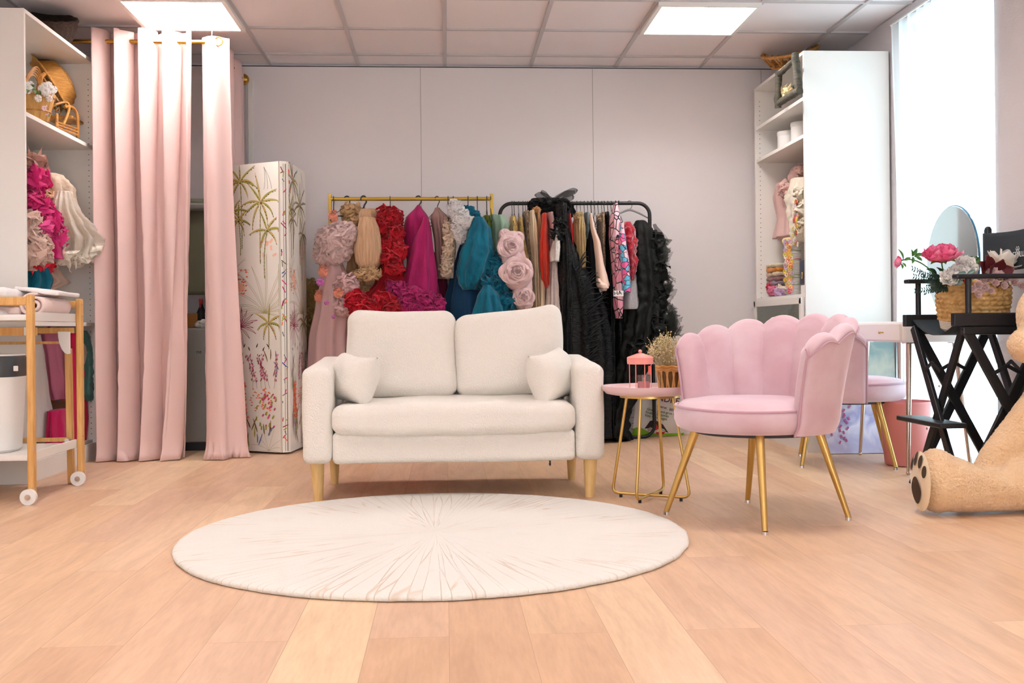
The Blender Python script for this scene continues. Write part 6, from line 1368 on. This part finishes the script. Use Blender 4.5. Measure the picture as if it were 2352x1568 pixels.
for y in (YN, YFR):
    xleg((FXD+.03, y, sz_-.06), (RXD+.03, y, .0), up=(0, 1, 0)); xleg((RXD-.01, y+.02, sz_-.06), (FXD+.02, y+.02, .0), up=(0, 1, 0))
    MB().beam((FXD+.14, y-.014, .54), (FXD+.205, y-.014, .575), .016, .005, up=(0, 1, 0)).build('hinge_bar', dcb, dch, smooth=False)
    MB().beam((FXD+.27, y-.014, .54), (FXD+.205, y-.014, .575), .016, .005, up=(0, 1, 0)).build('hinge_bar', dcb, dch, smooth=False)
MB().rbox((FXD-.005, (YN+YFR)/2+.02, .318), (.12, .44, .022), .006, n=2).build('footrest', dcb, dch, weld=True)
MB().beam((FXD+.03, YN, .13), (FXD+.03, YFR, .13), .018, .03).build('lower_bar', dcb, dch, smooth=False)
# flower basket
bkc = V((2.345, 4.535, sz_-.082)); woven = M('seagrass', (222, 182, 120), .7, var=((190, 146, 82), 30, (1, 1, 1)), bump=(90, .6, .004)); lower_w = M('white_rope', (236, 228, 212), .8, bump=(120, .6, .004))
fb = thing('seagrass_basket', 'woven seagrass basket with a white base on the seat of the director chair', 'basket', bkc); tb_ = Matrix.Rotation(.10, 3, 'X')
def bfn(r_, z_, a):
    row = math.floor(z_/.021); ph = 2*a*14+(PI*.5 if row % 2 else 0)+(z_-row*.021)*150*(1 if row % 2 else -1)
    return r_*(1+.028*math.sin(ph))+.006*abs(math.sin(PI*z_/.021))
prof = [(.134+.016*math.sin(PI*min(1, max(0, (z_-.04)/.25))), z_) for z_ in [.052+.0035*k for k in range(48)]]
MB().lathe(prof, bkc, 150, fn=bfn, mat=tb_).build('woven_side', woven, fb, sharp=80)
MB().lathe([(0, .0), (.112, .0), (.124, .008)]+[(.128+.010*k/12+.0025*(k % 2), .012+.044*k/12) for k in range(13)]+[(.12, .06), (0, .06)], bkc, 80, fn=lambda r_, z_, a: r_*(1+.0), mat=tb_).build('base', lower_w, fb)
MB().tube([bkc+tb_ @ V((.120*math.cos(a), .120*math.sin(a), .218+.004*math.sin(20*a))) for a in [2*PI*k/80 for k in range(80)]], .010, 8, closed=True).build('rim', woven, fb)
lth = M('brown_leather', (92, 52, 38), .5)
for s_, px in ((1, 2290), (-1, 2166)):
    d = V((.35, -.92, 0)) if s_ > 0 else V((-.92, .1, 0)); c0_ = bkc+d*.150; sd = V((-d.y, d.x, 0))
    MB().tube([c0_+sd*(.035*math.cos(a))+d*(.012+.020*math.sin(a))+V((0, 0, .185+.030*math.sin(a))) for a in [PI*k/12 for k in range(13)]], .006, 8).build('handle', lth, fb)
    p_ = MB().rbox(c0_+V((0, 0, .165))+d*.006, (.022, .008, .060), .003, rot=Matrix.Rotation(math.atan2(sd.y, sd.x), 3, 'Z')).build('handle_tab', lth, fb, weld=True)
    for k in (0, 1): MB().ball(c0_+V((0, 0, .150+.020*k))+d*.012, .003, 10, 8).build('rivet', chrome, p_)
MB().lathe([(0, .19), (.11, .19)], bkc, 30).build('filling', M('dark_foam', (40, 46, 34), .9), fb)

# flowers
pkm = M('peony_pink', (236, 92, 146), .6, trans=.3, var=((246, 170, 196), 14, (1, 1, 1))); pkl = M('pale_peony', (248, 220, 212), .6, trans=.1)
whm = M('white_bloom', (250, 246, 240), .65, trans=.08); magm = M('magnolia_white', (240, 232, 222), .6, trans=.25); mroon = M('magnolia_maroon', (92, 26, 32), .5, bump=(30, .3, .003)); rosem = M('small_rose', (250, 220, 216), .6, trans=.08)
dgr = M('dark_green_sprig', (30, 60, 48), .6); budm = M('bud_red', (190, 30, 36), .5); blg = M('dusty_green_leaf', (120, 150, 140), .6, trans=.1)
def petal(mb, c, d, up, L_, w_, cup, m=0, rr=rnd, ruf=.12):
    c, d = V(c), V(d).normalized(); s_ = d.cross(V(up)).normalized(); n_ = s_.cross(d).normalized(); ph = rr.uniform(0, 6)
    def g(u, v):
        a = (v-.5)*2; wd = w_*(math.sin(PI*min(1, .12+u*.80))**.7)*(1 if u < .97 else .8)
        return c+d*(L_*u*(1-.12*a*a*u))+s_*(a*wd/2)+n_*(cup*L_*(u*u*.9+a*a*.25*u)+ruf*L_*u*u*.4*math.sin(4*a+ph))
    mb.grid(g, 7, 6, m=m)
def bloom(mb, c, axis, r_, layers, m=0, rr=rnd, wide=.9, ruf=.12, cup0=.9):
    c, ax = V(c), V(axis).normalized(); e1 = ax.orthogonal().normalized(); e2 = ax.cross(e1)
    for li in range(layers):
        k = li/(max(1, layers-1)); n = 4+li*1; el = math.radians(80-68*k)
        for j in range(n):
            a = 2*PI*j/n+li*.7+rr.uniform(-.2, .2); rad = e1*math.cos(a)+e2*math.sin(a); d = rad*math.cos(el)+ax*math.sin(el)
            petal(mb, c+rad*r_*.04, d, ax, r_*(.62+.38*k)*rr.uniform(.92, 1.08), r_*wide*(.6+.45*k), -.25*(-1)+cup0*.1*(1-k), m, rr, ruf)
def flower(nm, label, c, axis, r_, layers, mat, wide=.9, ruf=.12, group=None, root_=(2.335, 4.535, .93), cat='flower', stem=True, seed=1, sepal=True):
    rr = random.Random(seed); t = thing(nm, label, cat, c, 0, group); mb = MB(); bloom(mb, c, axis, r_, layers, 0, rr, wide, ruf); mb.build('petals', mat, t, sharp=180)
    if stem:
        e = V(root_); c = V(c); ax = V(axis).normalized(); MB().tube(bez(c-ax*r_*.1, c-ax*r_*.9, e), .0028, 6).build('stem', grn, t)
    if sepal:
        mb = MB(); ax = V(axis).normalized(); e1 = ax.orthogonal().normalized(); e2 = ax.cross(e1)
        for k in range(5):
            a = k*2*PI/5; rad = e1*math.cos(a)+e2*math.sin(a); leaf(mb, V(c)-ax*r_*.12, V(c)-ax*r_*.05+rad*r_*.6, r_*.3, n0=ax)
        mb.build('sepals', yel, t, sharp=180)
    return t
flower('peony', 'large hot pink artificial peony facing up at the left of the basket', at(2163, 600, 4.42), (-.15, -.25, 1), .092, 6, pkm, 1.0, .22, seed=2)
flower('peony', 'pale blush peony between the hot pink one and the white blooms', at(2208, 606, 4.52), (.1, -.2, 1), .042, 5, pkl, 1.0, .2, seed=3)
for k, (px, py, y, r_, lb) in enumerate(((2216, 614, 4.42, .052, 'upper white bloom in the basket, beside the maroon magnolia'), (2200, 634, 4.39, .054, 'middle white bloom in the basket'), (2178, 642, 4.37, .046, 'lower left white bloom, just over the basket rim'), (2230, 622, 4.43, .036, 'rightmost small white bloom, under the maroon magnolia'))):
    flower('hydrangea', lb, at(px, py, y), (-.2, -.8, .5), r_, 6, whm, 1.0, .25, group='white blooms in the basket', seed=10+k, sepal=False)
flower('magnolia', 'big white magnolia rising at the right behind the maroon one', at(2306, 612, 4.56), (.25, -.3, .9), .105, 3, magm, .75, .05, seed=20, sepal=False)
mgt = thing('magnolia', 'dark maroon magnolia with broad petals, above the chair arm', 'flower', at(2285, 625, 4.36)); mb = MB(); rr = random.Random(5); mc_ = at(2284, 634, 4.38)
for (px, py, w_) in ((2248, 606, .070), (2262, 592, .065), (2300, 598, .062), (2325, 618, .066), (2272, 614, .06)):
    tpt = at(px, py, 4.34); petal(mb, mc_, tpt-mc_, (0, -1, .2), (tpt-mc_).length*1.15, w_, .12, 0, rr, .03)
mb.build('petals', mroon, mgt, sharp=180, solid=.0015); MB().tube([mc_, (2.34, 4.5, .9)], .003, 6).build('stem', grn, mgt)
for k, (px, py, r_) in enumerate(((2246, 655, .022), (2258, 642, .020), (2262, 660, .022), (2232, 664, .018), (2245, 676, .020), (2276, 668, .017), (2286, 650, .019), (2305, 656, .019), (2274, 640, .020), (2296, 632, .022), (2262, 624, .024), (2280, 622, .022), (2310, 640, .02), (2254, 668, .015), (2330, 648, .02), (2345, 656, .018))):
    flower('small_rose', 'one of the small pale pink roses spilling over the front of the basket', at(px, py, 4.365-.02*(py > 650)), (-.1+.2*math.sin(k*2.1), -1, .15), r_, 5, rosem, 1.1, .08, group='small pink roses over the basket rim', seed=40+k, stem=False, sepal=False)
bd = thing('peony_bud', 'pink peony bud on a long leafy stem reaching out to the left', 'flower', at(2064, 602, 4.42)); bc_ = at(2063, 602, 4.42)
mb = MB(); bloom(mb, bc_+V((.01, 0, 0)), (-1, 0, .15), .030, 3, 0, random.Random(6), 1.1, .05, 2); mb.ball(bc_, (.014, .016, .018)); mb.build('petals', pkm, bd, sharp=180)
MB().tube(bez(at(2070, 598, 4.42), at(2120, 582, 4.42), at(2175, 668, 4.46)), .003, 6).build('stem', grn, bd); mb = MB()
for a, b, w_ in (((2094, 588), (2106, 570), .018), ((2100, 590), (2118, 582), .018), ((2096, 590), (2094, 606), .016), ((2104, 592), (2118, 600), .016), ((2074, 596), (2062, 572), .012), ((2076, 598), (2092, 592), .014), ((2072, 604), (2080, 614), .012), ((2070, 606), (2072, 618), .012), ((2094, 588), (2092, 572), .012), ((2068, 606), (2060, 604), .014)): leaf(mb, at(*a, 4.42), at(*b, 4.41), w_)
mb.build('leaves', grn, bd, sharp=180)
gt = thing('greenery', 'spray of dark green sprigs at the left of the flower basket', 'greenery', at(2150, 650, 4.45)); mb = MB(); rr = random.Random(31)
for (a, b) in (((2176, 660), (2096, 616)), ((2176, 664), (2100, 634)), ((2178, 668), (2102, 668)), ((2170, 660), (2120, 640)), ((2180, 662), (2130, 652)), ((2178, 655), (2112, 626)), ((2182, 668), (2138, 662)), ((2180, 660), (2138, 630)), ((2184, 664), (2124, 672))):
    p0_, p1_ = at(*a, 4.46), at(*b, 4.44+rr.uniform(-.04, .04)); pts = bez(p0_, (p0_+p1_)/2+V((0, 0, .012)), p1_, 14); mb.tube(pts, .0009, 4)
    for i in range(2, 15):
        for s_ in (-1, 1): leaf(mb, pts[i], pts[i]+V((-.006, rr.uniform(-.006, .006), s_*.012)), .006)
for a, b, w_ in (((2150, 630), (2126, 618), .022), ((2160, 640), (2136, 634), .022), ((2170, 640), (2150, 614), .022), ((2164, 655), (2148, 676), .018), ((2180, 640), (2196, 612), .02)): leaf(mb, at(*a, 4.46), at(*b, 4.44), w_)
mb.build('sprigs', dgr, gt, sharp=180)
mb = MB()
for a, b, w_ in (((2236, 604), (2228, 588), .022), ((2246, 608), (2240, 588), .02), ((2230, 606), (2250, 594), .02), ((2216, 604), (2224, 594), .02)): leaf(mb, at(*a, 4.46), at(*b, 4.44), w_)
mb.build('green_leaves', grn, gt, sharp=180)
mb = MB()
for a, b, w_ in (((2206, 640), (2192, 656), .03), ((2220, 628), (2200, 628), .014), ((2222, 628), (2240, 620), .014), ((2222, 632), (2232, 648), .014), ((2184, 632), (2190, 644), .014)): leaf(mb, at(*a, 4.36), at(*b, 4.35), w_)
mb.build('pale_leaves', blg, gt, sharp=180)
q = at(2217, 645, 4.35); mb = MB().rbox(tuple(q), (.016, .016, .018), .004); single('red_bud', mb, budm, 'small bright red bud among the white blooms', 'flower', tuple(q), weld=True)

# ------------------------------------------------------------ giant teddy bear
furm = M('cream_fur', (240, 206, 164), .95, sheen=.7, tint=(255, 240, 220), var=((230, 190, 146), 9, (1, 1, 1)), bump=(95, 1, .012)); solem = M('sole_plush', (244, 222, 186), .8, sheen=.5); pawm = M('paw_brown', (74, 54, 38), .8)
tb = thing('teddy_bear', 'giant cream teddy bear sitting on the floor at the right edge', 'teddy bear', (2.3, 4.05, 0))
mb = MB(); LY = 4.02
def blob(c, r_): mb.ball(c, r_, 28, 16)
def limb(pts, rs, n=10):
    for i in range(len(pts)-1):
        a, b = V(pts[i]), V(pts[i+1])
        for k in range(n+1):
            t = k/n; r_ = rs[i]+(rs[i+1]-rs[i])*t; mb.ball(a.lerp(b, t), r_, 20, 12)
fz = .128
mb.ball((1.935, LY+.01, fz+.006), (.085, .115, .128), 28, 18)
limb([(1.97, LY, .125), (2.08, LY, .100), (2.20, LY+.005, .096), (2.36, LY+.01, .12), (2.48, LY+.02, .15)], [.112, .093, .088, .11, .14])
mb.ball((2.49, LY+.04, .36), (.155, .19, .32), 30, 20)          # torso
mb.ball((2.47, LY+.04, .78), (.16, .18, .17), 30, 20)            # head
mb.ball((2.345, LY+.05, .665), (.085, .09, .075))
limb([V((2.205, LY+.13, .12)), V((2.26, LY+.13, .20)), V((2.36, LY+.11, .33)), V((2.48, LY+.06, .50))], [.07, .08, .085, .10])
body = mb.build('body', furm, tb, sharp=180)
rm = body.modifiers.new('fuse', 'REMESH'); rm.mode = 'VOXEL'; rm.voxel_size = .009; rm.use_smooth_shade = True
sm_ = body.modifiers.new('smooth', 'SMOOTH'); sm_.factor = .6; sm_.iterations = 10
tx = bpy.data.textures.new('fur_clumps', 'CLOUDS'); tx.noise_scale = .012; dm = body.modifiers.new('fur', 'DISPLACE'); dm.texture = tx; dm.strength = .010; dm.mid_level = .5; dm.texture_coords = 'LOCAL'
mb = MB()
nrm_ = V((-1, .06, 0)).normalized(); tv = V((-nrm_.y, nrm_.x, 0)); sc0 = V((1.868, LY+.0, fz+.006))
def SP(a, b, off=0):
    rr_2 = (a/.105)**2+(b/.122)**2; return sc0+tv*a+V((0, 0, b))+nrm_*(.026*math.sqrt(max(0, 1-rr_2))+off-.005)
sl = MB().grid(lambda u, v: SP(.100*v*math.cos(2*PI*u), .118*v*math.sin(2*PI*u)), 40, 8); sl.build('foot_sole', solem, tb, sharp=180)
for (a, b, ra, rb) in ((-.055, .065, .016, .030), (-.015, .088, .015, .028), (.030, .080, .015, .026), (.066, .045, .014, .024)):
    MB().grid(lambda u, v: SP(a+ra*v*math.cos(2*PI*u), b+rb*v*math.sin(2*PI*u), .004), 20, 3).build('toe_pad', pawm, tb, sharp=180)
MB().grid(lambda u, v: SP(.0+.048*v*math.cos(2*PI*u), -.035+.045*v*math.sin(2*PI*u)*(1-.2*math.cos(4*PI*u)), .004), 24, 3).build('paw_pad', pawm, tb, sharp=180)
